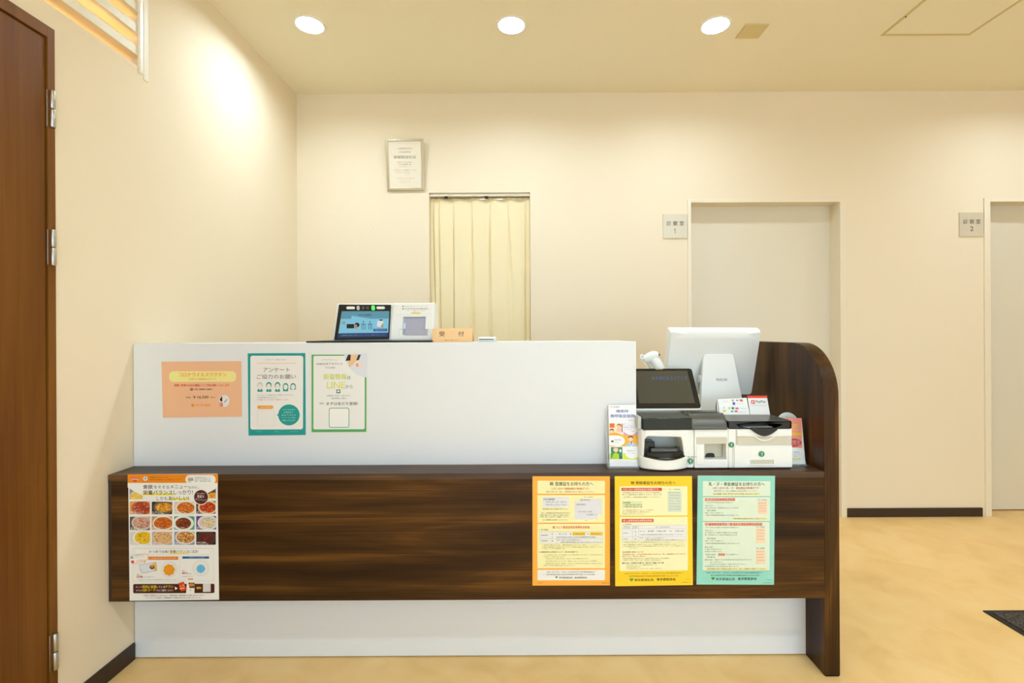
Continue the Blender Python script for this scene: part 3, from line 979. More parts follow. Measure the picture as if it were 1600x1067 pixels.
s.text(308, 470, 270, 72, '食欲', BRN, L=6, w=.02); s.text(490, 745, 275, 54, 'をそそる', BRN, L=6); s.text(760, 1050, 268, 62, 'メニュー', BRN, L=6, w=.008); s.text(1065, 1245, 278, 44, 'なのに、', BRN, L=6)
s.text(308, 800, 365, 76, '栄養バランス', BRN, L=6, w=.02); s.text(818, 1135, 362, 78, 'しっかり!', BRN, L=6, w=.006)
s.text(535, 715, 466, 62, 'しかも', BRN, L=6); s.text(735, 1070, 460, 66, 'おいしい!', BRN, L=6, w=.015)
s.ell(1275, 442, 130, 132, '#e8ded0', 6, n=40); s.ell(1275, 442, 122, 124, '#f4efe6', 6.5, n=40); s.ell(1275, 442, 116, 118, '#55241a', 7, n=40)
s.text(1205, 1345, 382, 24, '全三十種以上', '#e8d8c8', L=8); s.text(1212, 1328, 430, 46, '豊富な', '#f4e8dc', L=8, w=.01); s.text(1180, 1362, 486, 36, 'ラインナップ', '#f4e8dc', L=8, rot=.12)
# lower comparison part
s.set_view(195, 835, 10.16)
s.ring(130, 215, 1410, 745, 3, '#cfc8ba', 1)
s.rrect(165, 230, 1365, 312, 24, '#d6cfc0', 2); s.rrect(168, 233, 1362, 308, 22, '#f2f0e8', 3)
s.rect(715, 290, 1010, 312, '#f0df60', 3.4)
s.text(385, 700, 272, 44, 'かつ丼で比較!', BRN, L=4, w=.008); s.text(715, 1015, 270, 46, '栄養バランス', BRN, L=4, w=.012); s.text(1020, 1165, 270, 44, 'に注目!', BRN, L=4, w=.008)
s.rect(375, 350, 848, 402, '#ec8a34', 3); s.text(440, 815, 376, 20, '日清の栄養バランスかつ丼', '#f6d8b8', L=4)
s.rect(915, 350, 1337, 384, '#1f5f98', 3); s.text(1005, 1260, 367, 18, '一般的なかつ丼の栄養', '#b8d0e4', L=4)
s.poly([(80, 360), (100, 330), (330, 300), (372, 320), (370, 390), (325, 420), (330, 455), (295, 428), (150, 470), (105, 455)], '#f0a860', 3.2)
s.poly([(88, 362), (106, 336), (330, 307), (364, 324), (362, 386), (318, 414), (290, 422), (150, 462), (112, 448)], '#f6efe2', 3.6)
s.ell(118, 365, 22, 20, '#58b4e0', 4.4); s.text(150, 290, 325, 20, '三十種類以上の', '#58b4e0', L=4.4, rot=-.12); s.text(155, 325, 352, 26, 'ビタミン、ミネラル', '#58b4e0', L=4.4, rot=-.12)
s.ell(128, 432, 26, 24, '#d8507a', 4.4); s.text(165, 320, 412, 26, '一食で摂れる!', '#e0607c', L=4.4, rot=-.14)
s.poly([(228, 478), (495, 436), (520, 575), (270, 622), (240, 560)], '#c6cad0', 3.4); s.poly([(240, 490), (455, 455), (470, 570), (275, 605)], '#dfe1e4', 3.8); s.poly([(450, 445), (500, 440), (512, 572), (470, 582)], '#e8b860', 4); s.ell(435, 515, 40, 34, '#5a4028', 4.4); s.ell(435, 505, 30, 20, '#d89030', 4.8)
for cx, cy, col, r0 in ((705, 560, '#ec9a18', 88), (1207, 545, '#62b8e2', 68)):
    s.ell(cx, cy - 10, 130, 126, '#d9d2c8', 3, n=40); s.ell(cx, cy - 10, 125, 121, '#efece4', 3.4, n=40)
    for k in range(3, 0, -1):
        s.ell(cx, cy - 10, 36 * k, 35 * k, '#d9d4ca', 3.6 + .6 * (3 - k), n=30); s.ell(cx, cy - 10, 36 * k - 2, 35 * k - 2, '#efece4', 3.8 + .6 * (3 - k), n=30)
    pts = []
    for k in range(40):
        rr = r0 * (1 + (.05 if col == '#ec9a18' else .2) * math.sin(k * 2.7 + cx) + .06 * math.cos(k * 1.3))
        pts.append((cx + rr * math.cos(2 * PI * k / 40), cy + rr * math.sin(2 * PI * k / 40)))
    s.poly(pts, col, 6)
    for k in range(16):
        t = 2 * PI * k / 16
        s.rect(cx + 112 * math.cos(t) - 6, cy - 10 + 108 * math.sin(t) - 3, cx + 112 * math.cos(t) + 6, cy - 10 + 108 * math.sin(t) + 3, ('#c87a6a', '#a8b0a0', '#b8a890')[k % 3], 6)
s.text(195, 235, 632, 16, '熱量', RED, L=4); s.text(192, 285, 668, 36, '508', RED, L=4, w=.03); s.text(290, 455, 672, 16, 'kcal/一食あたり', GR, L=4)
s.text(915, 950, 575, 16, '熱量', RED, L=4); s.text(912, 985, 612, 36, '841', RED, L=4, w=.03); s.text(990, 1050, 620, 16, 'kcal', GR, L=4); s.text(915, 1080, 665, 14, '※当社調べによる', GR, L=4)
s.rect(868, 345, 870, 700, '#cfc8ba', 2)
s.text(225, 820, 718, 12, '※栄養バランスは日本人の食事摂取基準をもとに算出しています。', GR, L=3)
s.rrect(135, 785, 1422, 932, 22, '#4e1a12', 3)
YL = '#f2d820'
s.text(180, 272, 832, 26, '詳しくは', '#e8d8c8', L=4); s.text(285, 500, 828, 48, '院内に設置', YL, L=4, w=.02); s.text(508, 640, 832, 36, 'している', '#f2e6d8', L=4, w=.01); s.text(645, 772, 828, 44, 'チラシ', YL, L=4, w=.02)
s.text(185, 280, 886, 26, 'または', '#e8d8c8', L=4); s.text(288, 492, 882, 46, 'QRコード', YL, L=4, w=.02); s.text(505, 772, 886, 32, 'からご確認ください', '#f2e6d8', L=4, w=.01)
s.poly([(795, 828), (842, 855), (800, 882)], '#f4ece0', 4)
s.poly([(848, 775), (935, 748), (985, 880), (895, 908)], '#d8402c', 4.4)
for k in range(14):
    s.ell(880 + random.random() * 70, 790 + random.random() * 80, 12, 9, random.choice(['#f0a030', '#f6d060', '#b82018', '#e86a28']), 5 + .05 * k, n=10)
s.poly([(990, 700), (1112, 700), (1104, 945), (972, 940)], '#f2efe6', 4); s.rect(1005, 700, 1085, 722, '#e89050', 5); s.poly([(1010, 765), (1108, 765), (1105, 850), (1030, 850)], '#4a3020', 5); s.ell(1062, 800, 42, 26, '#d88828', 6); s.ell(1045, 885, 14, 18, '#d5d2c8', 5)
s.text(1138, 1212, 850, 38, '資料', YL, L=4, w=.03)
s.rect(1240, 782, 1362, 912, '#dcdad2', 4)
s.text(295, 1265, 968, 22, '※当院は一般販売はしておりません。詳細は医師、管理栄養士にお問い合わせください。', '#5f5a50', L=3)
s.text(335, 1220, 1006, 22, 'パンフレットの配布、栄養相談のご希望は受付までお申し出ください。', '#5f5a50', L=3)
tag(s.build('meal_poster'), 'orange headed food poster with meal photos at the left end of the walnut ledge', 'poster')

# ---- three medical certificate notices
def paras(s, rows, col=INK, L=3):
    for x0, x1, y, h, t, *c in rows:
        s.text(x0, x1, y, h, t, c[0] if c else col, L=L)

LF = '#2f9440'
def leaf(s, cx, cy, r):
    s.poly([(cx, cy + r), (cx - r, cy), (cx - r * .8, cy - r * .6), (cx - r * .3, cy - r * .7), (cx, cy - r * .4), (cx + r * .3, cy - r * .7), (cx + r * .8, cy - r * .6), (cx + r, cy)], LF, 3)
    s.rect(cx - r * .06, cy - r * .3, cx + r * .06, cy + r * 1.1, '#7fc088', 3.5)

s = notice((832, 744), (953, 744), (953, 914.5), (832, 914.8), YBX, paper='#f6ae42')
s.set_view(820, 730, 5.335)
CRM = '#f0eab0'
s.rrect(105, 112, 668, 220, 8, CRM, 1); s.rect(105, 232, 668, 462, CRM, 1); s.rect(105, 472, 668, 842, CRM, 1); s.rrect(105, 855, 668, 942, 8, '#ecebe4', 1)
s.text(208, 238, 137, 30, '親', INK, w=0.010); s.text(255, 568, 137, 33, '医療証をお持ちの方へ', INK, w=0.010)
s.text(222, 540, 178, 20, '１月１日から親医療証が新様式です。', '#e05a20', w=0.010)
s.text(178, 580, 204, 12, '受診の際には、新しい医療証を窓口に提示してください。', GR)
s.rect(148, 248, 368, 332, '#dfe0e4', 2); s.text(158, 248, 266, 15, '【有効期間】', INK, w=0.010); s.text(172, 350, 289, 14, '令和七年一月一日から', GR); s.text(172, 350, 312, 14, '令和七年十二月三十一日まで', GR)
s.text(148, 362, 347, 12, '※有効期間を過ぎた医療証は使えません。', GR); s.text(140, 380, 381, 11, '新しい医療証は住所地の区市町村から', GR); s.text(130, 366, 398, 11, '郵送で届きます。届かない場合は下記の', GR); s.text(126, 370, 413, 11, 'お問い合わせ先までご連絡ください。', GR); s.text(148, 362, 438, 11, '古い医療証は返却してください。', GR)
s.poly([(455, 262), (642, 262), (642, 395), (608, 395), (608, 435), (414, 435), (414, 290), (455, 290)], '#dddde2', 2)
s.text(495, 570, 247, 8, '新しい医療証', GR); s.text(465, 545, 272, 12, '医療証', GR); s.text(425, 508, 310, 12, '公費負担者番号', GR); s.text(448, 560, 370, 11, '氏名・生年月日・有効期間', GR); s.text(515, 600, 395, 10, '発行機関名・印', GR); s.text(505, 520, 443, 8, '見本', GR)
s.text(232, 540, 500, 22, '親 ひとり親家庭等医療費助成制度', '#e05a20', w=0.010); s.text(118, 195, 520, 12, '１ 窓口負担', INK)
s.rect(124, 536, 650, 633, '#c4c2b8', 2); s.rect(126, 538, 648, 631, '#e4e4e0', 2.4); s.rect(126, 593, 648, 595, '#b8b6ac', 3)
s.rect(398, 541, 503, 568, '#f1c522', 3); s.rect(543, 541, 646, 568, '#f1c522', 3)
for r in ((136, 190, 566, 11, '医療保険'), (136, 192, 612, 11, '後期高齢'), (223, 236, 556, 14, '外'), (223, 236, 582, 14, '入'), (223, 236, 612, 14, '無'), (282, 350, 556, 12, '本 人 は'), (372, 388, 556, 20, '→'), (518, 532, 556, 20, '→'), (412, 494, 554, 10, '一割自己負担'), (556, 632, 554, 10, '月額上限あり'), (262, 592, 582, 11, '住民税非課税の世帯は入院時の食事療養標準負担額を'), (262, 460, 606, 11, '外来、入院ともに自己負担はなく'), (300, 642, 624, 11, '食事の標準負担額のみご本人の支払いとなります。')):
    s.text(r[0], r[1], r[2], r[3], r[4], GR, L=4)
for i, (x0, x1, y, t) in enumerate(((145, 622, 648, '※ 資格の確認のため、健康保険証もあわせて提示してください。'), (145, 655, 665, '※ 都外の医療機関では使用できないため、領収書を保管し区市町村へ申請してください。'), (145, 335, 678, '※ 詳しくは下記まで。'))): s.text(x0, x1, y, 10, t, '#9b9668')
s.text(118, 445, 706, 14, '２ 医療証取得のお手続きについて、次の方が対象です。', '#57523a')
for i, (x0, x1, y, t) in enumerate(((150, 648, 730, '・ひとり親家庭の父母、または両親のいない児童を養育している方で、次の条件を満たす方'), (150, 330, 746, '・児童が十八歳に達した日の'), (165, 525, 762, '・年度末日までの間にある方、または一定の障害を有する方'), (165, 600, 782, '・生活保護を受けていない方、施設に入所していない方のうち所得が'), (165, 655, 802, '・限度額未満である方。詳細は、お住まいの区市町村の担当窓口へお尋ねください。'), (145, 420, 818, '・申請に必要な書類は窓口にあります。'))): s.text(x0, x1, y, 10, t, '#a8a274')
s.text(182, 588, 872, 13, 'お問い合わせ先：お住まいの区市町村又は東京都福祉局まで', GR); s.text(182, 585, 893, 13, '東京都福祉局生活福祉部医療助成課 電話 03-5320-4282', GR)
leaf(s, 264, 916, 10); s.text(285, 395, 920, 17, '東京都福祉局', '#6f6d66', w=0.010); s.text(415, 518, 920, 17, '東京都医師会', '#6f6d66', w=0.010)
s.text(108, 148, 962, 12, '令和六年', '#c08028'); s.text(640, 705, 965, 10, '登録番号', '#c08028')
tag(s.build('certificate_notice'), 'orange bordered medical notice, leftmost of the three on the walnut ledge', 'notice', 'medical certificate notices on the walnut ledge')

s = notice((960.5, 744), (1081.2, 743.7), (1082.7, 914), (961.3, 915.8), YBX, paper='#f5cc28')
s.set_view(955, 735, 5.77)
CRM = '#f1ecba'
s.text(178, 208, 112, 27, '障', '#4a4018', w=0.010); s.text(220, 580, 111, 30, '受給者証をお持ちの方へ', '#3f381a', w=0.010)
s.rrect(76, 143, 686, 408, 8, CRM, 1); s.rrect(76, 420, 688, 908, 8, CRM, 1)
s.rect(92, 156, 456, 184, '#d8452e', 2); s.text(106, 432, 170, 19, '９月１日から障受給者証が新様式です。', '#fbe4d8', L=3, w=0.010)
paras(s, ((105, 455, 199, 12, '有効期間が令和七年八月三十一日までの受給者証は、'), (98, 455, 217, 12, '新しい受給者証に更新されます。窓口では'), (110, 445, 240, 12, '必ず新しい受給者証を提示してください。'), (520, 622, 170, 11, '新しい受給者証', )), GR)
s.rect(98, 278, 280, 338, '#dbe3b0', 2); s.text(108, 172, 290, 13, '有効期間', '#4e5a34', w=0.010); s.text(122, 276, 309, 13, '令和七年九月一日から', '#4e5a34', w=0.010); s.text(122, 276, 327, 13, '令和八年八月三十一日', '#4e5a34', w=0.010)
paras(s, ((104, 380, 357, 11, '古い受給者証は使用できません。必ず更新を', '#c87a50'), (100, 352, 374, 10, '新しい受給者証が届かない場合は窓口まで'), (100, 305, 391, 10, 'お問い合わせください。')), GR)
s.rrect(508, 188, 632, 374, 4, '#d4dcc8', 2)
for k in range(7):
    s.text(520, 620, 200 + 25 * k, 11, ('障受給者証', '公費負担者番号', '受給者番号', '住所・氏名', '生年月日', '有効期間', '発行機関')[k], '#9fb0a4', L=3)
s.rect(94, 437, 380, 467, '#d8452e', 2); s.text(108, 370, 452, 19, '障 心身障害者医療費助成制度', '#fbe4d8', L=3, w=0.010); s.text(108, 178, 484, 11, '１ 窓口負担', INK)
s.rect(96, 494, 674, 636, '#bcbab0', 2); s.rect(98, 496, 672, 634, '#e6e6e4', 2.4); s.rect(98, 524, 672, 526, '#bcbab0', 3); s.rect(190, 496, 192, 634, '#bcbab0', 3); s.rect(245, 496, 247, 634, '#bcbab0', 3); s.rect(98, 598, 672, 600, '#bcbab0', 3)
paras(s, ((112, 170, 506, 9, '課税区分'), (112, 168, 518, 9, 'による'), (198, 235, 506, 9, '診療'), (198, 235, 518, 9, '区分'), (400, 522, 512, 11, '窓口での自己負担の額'), (105, 150, 564, 10, '住民税'), (105, 150, 618, 10, '非課税'), (210, 226, 552, 14, '外'), (210, 226, 582, 14, '入'), (210, 226, 618, 14, '共'), (255, 305, 548, 12, '本 人 が'), (330, 345, 548, 18, '割'), (352, 382, 548, 18, '負担'), (405, 490, 548, 14, '月額上限'), (522, 545, 548, 14, '及び'), (572, 652, 548, 14, '年間上限'), (255, 645, 580, 11, '入院時の食事療養標準負担額はご本人の支払いとなります'), (255, 475, 610, 10, '外来、入院ともに自己負担なし'), (305, 655, 626, 10, '食事の標準負担額のみご本人の負担となります')), GR, 4)
paras(s, ((100, 668, 648, 10, '※ 資格の確認のため健康保険証もあわせて提示してください。'), (100, 672, 668, 10, '※ 都外の医療機関では使用できないため、領収書を保管し区市町村へ申請してください。'), (100, 672, 684, 10, '※ 自立支援医療などほかの公費負担医療が受けられるときは、そちらが優先します。'), (165, 236, 700, 9, '詳しくは窓口へ')), '#9b9668')
s.text(102, 285, 736, 12, '【有効期間の更新について】', '#57523a')
paras(s, ((102, 674, 757, 13, '有効期間終了後も、引き続き助成の対象となる方には、新しい受給者証を九月一日までに', '#d0602c'), (98, 305, 774, 13, '郵送します。届かない場合は', '#d0602c'), (105, 520, 795, 11, '所得が基準額を超える方には、助成の対象とならない旨の通知を'), (108, 452, 810, 11, 'お送りします。詳しくは、お住まいの区市町村へ')), '#8f8a5c')
s.text(98, 468, 835, 16, '●次の方は、お手続きが必要です。窓口までご相談ください●', '#4a452e', w=0.006)
paras(s, ((130, 412, 853, 10, '・住所や氏名、加入している健康保険が変わった方'), (130, 262, 870, 10, '・受給者証を紛失した方'), (130, 452, 886, 10, '・生活保護を受けることになった方、施設に入所する方')), '#8f8a5c')
s.text(118, 648, 930, 14, 'お問い合わせ先：お住まいの区市町村又は東京都福祉局まで', '#a08a20'); s.text(160, 605, 954, 12, '東京都福祉局生活福祉部医療助成課 03-5320-4282', '#8f7a1c')
leaf(s, 182, 985, 17); s.text(208, 378, 988, 24, '東京都福祉局', '#6a5f20', w=0.010); s.text(408, 578, 986, 24, '東京都医師会', '#4f4818', w=0.010)
s.text(660, 708, 988, 8, '令和六年', '#a08a20'); s.text(634, 706, 1014, 8, '登録番号', '#a08a20')
tag(s.build('certificate_notice'), 'yellow bordered medical notice, middle of the three on the walnut ledge', 'notice', 'medical certificate notices on the walnut ledge')

s = notice((1090.2, 742.8), (1211, 743.3), (1209.3, 913.5), (1088.3, 913.2), YBX, paper='#92d4c2')
s.set_view(1085, 735, 5.768)
CRM = '#d9e6d0'
s.rect(76, 96, 684, 232, CRM, 1); s.rect(76, 240, 680, 456, CRM, 1); s.rect(74, 464, 676, 902, CRM, 1)
for y in (234, 458, 904): s.rect(76, y, 680, y + 3, '#93a69a', 1.5)
s.text(128, 632, 122, 33, '乳・子・青医療証をお持ちの方へ', '#33483c', w=0.010)
s.text(165, 582, 158, 22, '10月１日から乳・子・青医療証が新様式です', '#dc6040', w=0.010); s.text(175, 570, 184, 13, '受診の際には、新しい医療証を窓口に提示してください。', '#6f7f70')
s.rect(165, 200, 592, 222, '#e6e2a8', 2); s.text(170, 585, 211, 14, '【有効期間】令和七年十月一日から令和八年九月三十日まで', '#6a6438', L=3)
s.rect(92, 247, 368, 276, '#e3b7a0', 2); s.text(96, 364, 262, 22, '乳 乳幼児医療費助成制度', '#d8452e', L=3, w=0.010)
paras(s, ((110, 345, 288, 11, '六歳に達する日以後の最初の年度末まで'), (95, 165, 317, 12, '対象となる方'), (95, 398, 337, 11, '都内に住所があり、健康保険に加入している乳幼児'), (115, 192, 360, 15, '窓口負担'), (95, 262, 382, 11, '通院・入院とも無料です。'), (95, 402, 403, 12, '入院時の食事療養標準負担額はご本人の支払いです。')), '#6f7f70')
s.rect(342, 424, 655, 443, '#e6e2a8', 2); s.text(350, 650, 434, 11, '※有効期間は医療証の表示をご確認ください。', '#6a6438', L=3)
for x, y, h in ((570, 275, 118), (553, 520, 135), (553, 712, 132)):
    s.rrect(x, y, x + 84, y + h, 4, '#efd3b4', 2); s.text(x + 4, x + 80, y - 12, 11, '新しい医療証', '#5f6f60', L=3)
    for k in range(4): s.text(x + 8, x + 76, y + 18 + h * .2 * k, 11, ('医療証', '公費負担者番号', '受給者番号', '有効期間')[k], '#d0a888', L=3)
s.rect(92, 470, 612, 499, '#e3b7a0', 2); s.text(98, 608, 485, 22, '子 義務教育就学児・青 高校生等医療費助成制度', '#d8452e', L=3, w=0.010)
paras(s, ((95, 400, 513, 11, '小学一年生から高校三年生相当の年度末まで'), (95, 165, 540, 12, '対象となる方'), (92, 385, 560, 12, '子 六歳から十五歳の年度末までの児童'), (92, 385, 580, 12, '青 十五歳から十八歳の年度末までの方'), (112, 190, 612, 15, '窓口負担'), (95, 265, 634, 11, '通院・入院とも無料です。'), (95, 410, 657, 12, '入院時の食事療養標準負担額はご本人の支払いです。'), (92, 165, 690, 12, '都外の受診'), (92, 245, 710, 11, '子 都外では使えません'), (92, 248, 730, 11, '青 都外では使えません'), (98, 198, 757, 11, '領収書と医療証の'), (282, 398, 757, 11, '写しが必要です。'), (112, 188, 780, 14, '申請先'), (92, 520, 804, 11, '通院の際に一回あたりの自己負担がある区市町村があります。'), (140, 252, 824, 10, '詳しくはお住まいの'), (140, 468, 844, 11, '区市町村の担当窓口へお問い合わせください。'), (92, 402, 864, 12, '所得制限がある場合があります。')), '#6f7f70')
s.rect(212, 745, 276, 772, '#e8b088', 2); s.text(218, 270, 757, 12, '申請書', '#b85a30', L=3)
s.rect(100, 876, 655, 898, '#e6e2a8', 2); s.text(112, 645, 887, 12, '※有効期間が過ぎた医療証は使えません。新しい医療証を確認してください。', '#6a6438', L=3)
s.text(105, 610, 921, 15, 'お問い合わせ先：お住まいの区市町村又は東京都福祉局まで', '#4f7a6c'); s.text(145, 585, 945, 13, '東京都福祉局生活福祉部医療助成課 03-5320-4282', '#4f7a6c')
leaf(s, 167, 972, 16); s.text(192, 362, 978, 25, '東京都福祉局', '#4f7a6c', w=0.008); s.text(390, 560, 976, 25, '東京都医師会', '#335a4c', w=0.010)
s.text(645, 700, 988, 9, '令和六年', '#4f8a78'); s.text(620, 700, 1012, 9, '登録番号', '#4f8a78')
tag(s.build('certificate_notice'), 'mint green bordered medical notice, rightmost of the three on the walnut ledge', 'notice', 'medical certificate notices on the walnut ledge')

# ------------------------------------------------------------------ on the service top
# thin black tray under the card reader
yl = 1.90
tl = P(485, 532, yl).x; trr = P(677, 532, yl).x
tag(obj('tray', bx(tl, trr, 1.86, 2.07, ZT, ZT + .006), M['blackmatte'], bevel=.002), 'thin black tray lying under the card reader on the counter', 'tray')
# face recognition card reader
ZR = ZT + .006
cr = thing('card_reader', 'white card reader with a tilted blue touch screen and a card slot on its right', 'card reader', (P(598, 530, 1.93).x, 1.95, ZR))
sTL, sTR, sBR, sBL = P(530.5, 475.8, 1.973), P(611.5, 476.3, 1.973), P(608.3, 529.5, 1.93), P(523, 530.5, 1.93)
# left housing: wedge carrying the screen
xa, xb = P(518.5, 533, 1.925).x, P(610, 533, 1.925).x
zt_ = P(560, 474, 1.98).z
prof = [(1.934, ZR), (1.931, ZR + .004), (1.978, zt_ - .004), (1.987, zt_), (2.03, zt_ - .004), (2.05, ZR + .02), (2.05, ZR)]
obj('screen_housing', prism(B(), prof, 0, xa, xb), M['plastic'], cr, bevel=.003)
s = Sheet(sTL + Vector((0, -.006, 0)), sTR + Vector((0, -.006, 0)), sBR + Vector((0, -.006, 0)), sBL + Vector((0, -.006, 0)), .005, M['black'])
s.pixels((530.5, 475.8), (611.5, 476.3), (608.3, 529.5), (523, 530.5))
s.set_view(510, 465, 8.889)
br = s.build('screen_bezel', cr)
sc = Sheet(sTL + Vector((0, -.0066, 0)), sTR + Vector((0, -.0066, 0)), sBR + Vector((0, -.0066, 0)), sBL + Vector((0, -.0066, 0)), .0004, M['black'], lit=True)
sc.bm.clear(); sc.mats = []
sc.pixels((530.5, 475.8), (611.5, 476.3), (608.3, 529.5), (523, 530.5))
sc.set_view(510, 465, 8.889)
sc.poly([(222, 192), (872, 192), (834, 500), (172, 500)], '#86cfe6', 1)
sc.poly([(222, 192), (872, 192), (862, 300), (206, 300)], '#5f9fb4', 1.4)
sc.poly([(172, 498), (834, 498), (826, 558), (160, 558)], '#123c70', 1.6)
sc.text(452, 628, 248, 28, '竹下診療所', '#1c3038', L=2, w=.01)
sc.ell(245, 355, 28, 24, '#8fa8b0', 2); sc.rrect(285, 372, 385, 432, 8, '#161a1c', 2); sc.ell(425, 385, 32, 32, '#1c1a1c', 2.2); sc.ell(408, 405, 20, 28, '#b88f74', 2.4); sc.poly([(395, 425), (425, 425), (412, 465)], '#c8a890', 2.3)
for cx in (510, 600):
    sc.poly([(cx - 8, 350), (cx, 325), (cx + 8, 350)], '#2a5468', 2.5); sc.rect(cx - 3, 350, cx + 3, 455, '#2a5468', 2.5); sc.rect(cx - 28, 372, cx + 28, 380, '#2a5468', 2.6)
    for dx in (-22, 22): sc.rect(cx + dx - 4, 380, cx + dx + 4, 450, '#3c7088', 2.5)
sc.poly([(700, 330), (780, 325), (775, 425), (690, 410)], '#e8eef0', 2.2); sc.poly([(745, 400), (775, 360), (780, 425), (740, 428)], '#b8a878', 2.6); sc.rect(730, 312, 775, 330, '#2c3c44', 2.6)
sc.rrect(640, 442, 825, 478, 8, '#1b58a8', 2.4); sc.text(662, 808, 460, 14, '顔認証で受付する', '#d0e4f4', L=3)
sc.text(212, 800, 527, 18, '診療情報の提供に同意いただくとよりよい医療が受けられます', '#7fa8cc', L=3)
obj('touch_screen', sc.bm, sc.mats, br)
for x0, x1, m in ((285, 402, M['white_metal']), (428, 468, M['plastic_gray']), (495, 535, M['charcoal']), (556, 596, M['charcoal']), (632, 676, M['green_led']), (700, 816, M['white_metal'])):
    lp = Sheet(sTL, sTR, sBR, sBL, .001, m)
    lp.bm.clear(); lp.mats = []
    lp.pixels((530.5, 475.8), (611.5, 476.3), (608.3, 529.5), (523, 530.5)); lp.set_view(510, 465, 8.889)
    h0, h1 = (125, 164) if x1 - x0 > 60 else (114, 178)
    if m is M['charcoal']: h0, h1 = 122, 170
    lp.rrect(x0, h0, x1, h1, 20, m, 0)
    bmesh.ops.translate(lp.bm, vec=Vector((0, -.0064, 0)), verts=lp.bm.verts[:])
    r = bmesh.ops.extrude_face_region(lp.bm, geom=lp.bm.faces[:])
    bmesh.ops.translate(lp.bm, vec=Vector((0, -.001, 0)), verts=[g_ for g_ in r['geom'] if isinstance(g_, bmesh.types.BMVert)])
    obj('indicator_light' if m is M['green_led'] else ('fill_light' if x1 - x0 > 60 else 'camera_window'), lp.bm, lp.mats, br)
# right housing with the card slot
xc, xd = P(610.6, 533, 1.925).x, P(677, 533, 1.925).x
rh = obj('slot_housing', prism(B(), [(1.921, ZR), (1.920, ZR + .008), (1.962, zt_ - .004), (1.972, zt_), (2.03, zt_ - .002), (2.05, ZR + .02), (2.05, ZR)], 0, xc, xd), M['plastic'], cr)
def fy(z, off=0.0):          # depth of the sloping front face at height z
    return 1.920 + (z - ZR - .008) / (zt_ - .004 - ZR - .008) * .042 + off
def face_prism(xa_, xb_, z0_, z1_, o0, o1):
    return prism(B(), [(fy(z0_, o0), z0_), (fy(z1_, o0), z1_), (fy(z1_, o1), z1_), (fy(z0_, o1), z0_)], 0, xa_, xb_)
a, b = P(629.5, 495, 1.94), P(664, 524.5, 1.93)
cut(rh, face_prism(a.x, b.x, b.z, a.z, -.03, .012))
a2, b2 = P(624, 514.5, 1.93), P(668.5, 524.5, 1.93)
cut(rh, face_prism(a2.x, b2.x, b2.z, a2.z, -.03, .005))
bv = rh.modifiers.new('bevel', 'BEVEL'); bv.width = .002; bv.segments = 2; bv.limit_method = 'ANGLE'
obj('slot_plate', face_prism(a.x + .001, b.x - .001, b.z + .001, a.z - .001, .0105, .013), M['lilac'], cr)
obj('slot_ledge', face_prism(P(632, 520, 1.93).x, P(667.5, 520, 1.93).x, b2.z + .001, a2.z - .001, .0035, .011), M['lilac'], cr, bevel=.001)
z_a, z_b = P(631, 513.5, 1.93).z, P(631, 505, 1.93).z
obj('slot_sticker', face_prism(P(629, 508, 1.93).x, P(633.5, 508, 1.93).x, z_a, z_b, .001, .003), base_mat('pale_blue_sticker', (205, 215, 240), .4), cr)
fz = lambda z: 1.920 + (z - ZR - .008) / (zt_ - .004 - ZR - .008) * .042 - .0022
zA, zB = zt_ - .006, P(640, 491, 1.95).z
s = Sheet((xc + .004, fz(zA), zA), (xd - .004, fz(zA), zA), (xd - .004, fz(zB), zB), (xc + .004, fz(zB), zB), .0006, '#efefe8')
s.pixels((612, 475.5), (675.5, 475.5), (675.5, 491), (612, 491)); s.set_view(510, 465, 8.889)
s.text(1030, 1052, 122, 15, '●', '#4c4a46', L=1.5); s.text(1075, 1385, 123, 17, 'マイナンバーカード', '#9c9a92', L=1.5); s.text(1030, 1052, 156, 15, '●', '#4c4a46', L=1.5); s.text(1065, 1400, 156, 19, '在留資格証明書確認', '#7d7b74', L=1.5); s.text(1105, 1360, 186, 15, 'カードを置いてください', '#a8a69e', L=1.5)
s.ell(1225, 214, 72, 11, '#f0cc3a', 1.5)
s.build('slot_caption', cr)

# reception sign: folded card
ye = 1.90
a, b = P(675.5, 513, ye), P(738.5, 534.5, ye)
rs = thing('reception_sign', 'peach folded reception sign between the card reader and the white card box', 'sign', ((a.x + b.x) / 2, ye + .02, ZT))
zt2 = a.z
obj('folded_card', prism(B(), [(ye - .008, ZT), (ye + .004, zt2), (ye + .006, zt2), (ye + .06, ZT), (ye + .058, ZT), (ye + .0055, zt2 - .003), (ye - .006, ZT)], 0, a.x, b.x), base_mat('peach_card', (240, 194, 138), .55), rs)
s = Sheet((a.x, ye + .0035, zt2), (b.x, ye + .0035, zt2), (b.x, ye - .0086, ZT + .0005), (a.x, ye - .0086, ZT + .0005), .0004, '#f2c68e')
s.pixels((675.5, 512.5), (738.5, 512.5), (738.5, 533.5), (675.5, 533.5)); s.set_view(660, 460, 8.889)
s.text(232, 312, 545, 68, '受', '#4a3850', w=.012); s.text(500, 578, 545, 68, '付', '#4a3850', w=.012); s.text(310, 508, 630, 16, '保険証をご提示ください', '#b08850')
s.build('printed_face', rs)
# white card box with a dark slot
a, b = P(746.5, 527, 1.90), P(774, 533.5, 1.90)
cb = thing('card_box', 'low white card box with a dark slot, right of the reception sign', 'card box', ((a.x + b.x) / 2, 1.94, ZT))
obj('box_body', bx(a.x, b.x, 1.89, 1.99, ZT, ZT + .0185), M['plastic'], cb, bevel=.003)
obj('slot', bx(a.x + .006, b.x - .006, 1.8885, 1.8915, ZT + .0075, ZT + .0105), M['blackmatte'], cb)

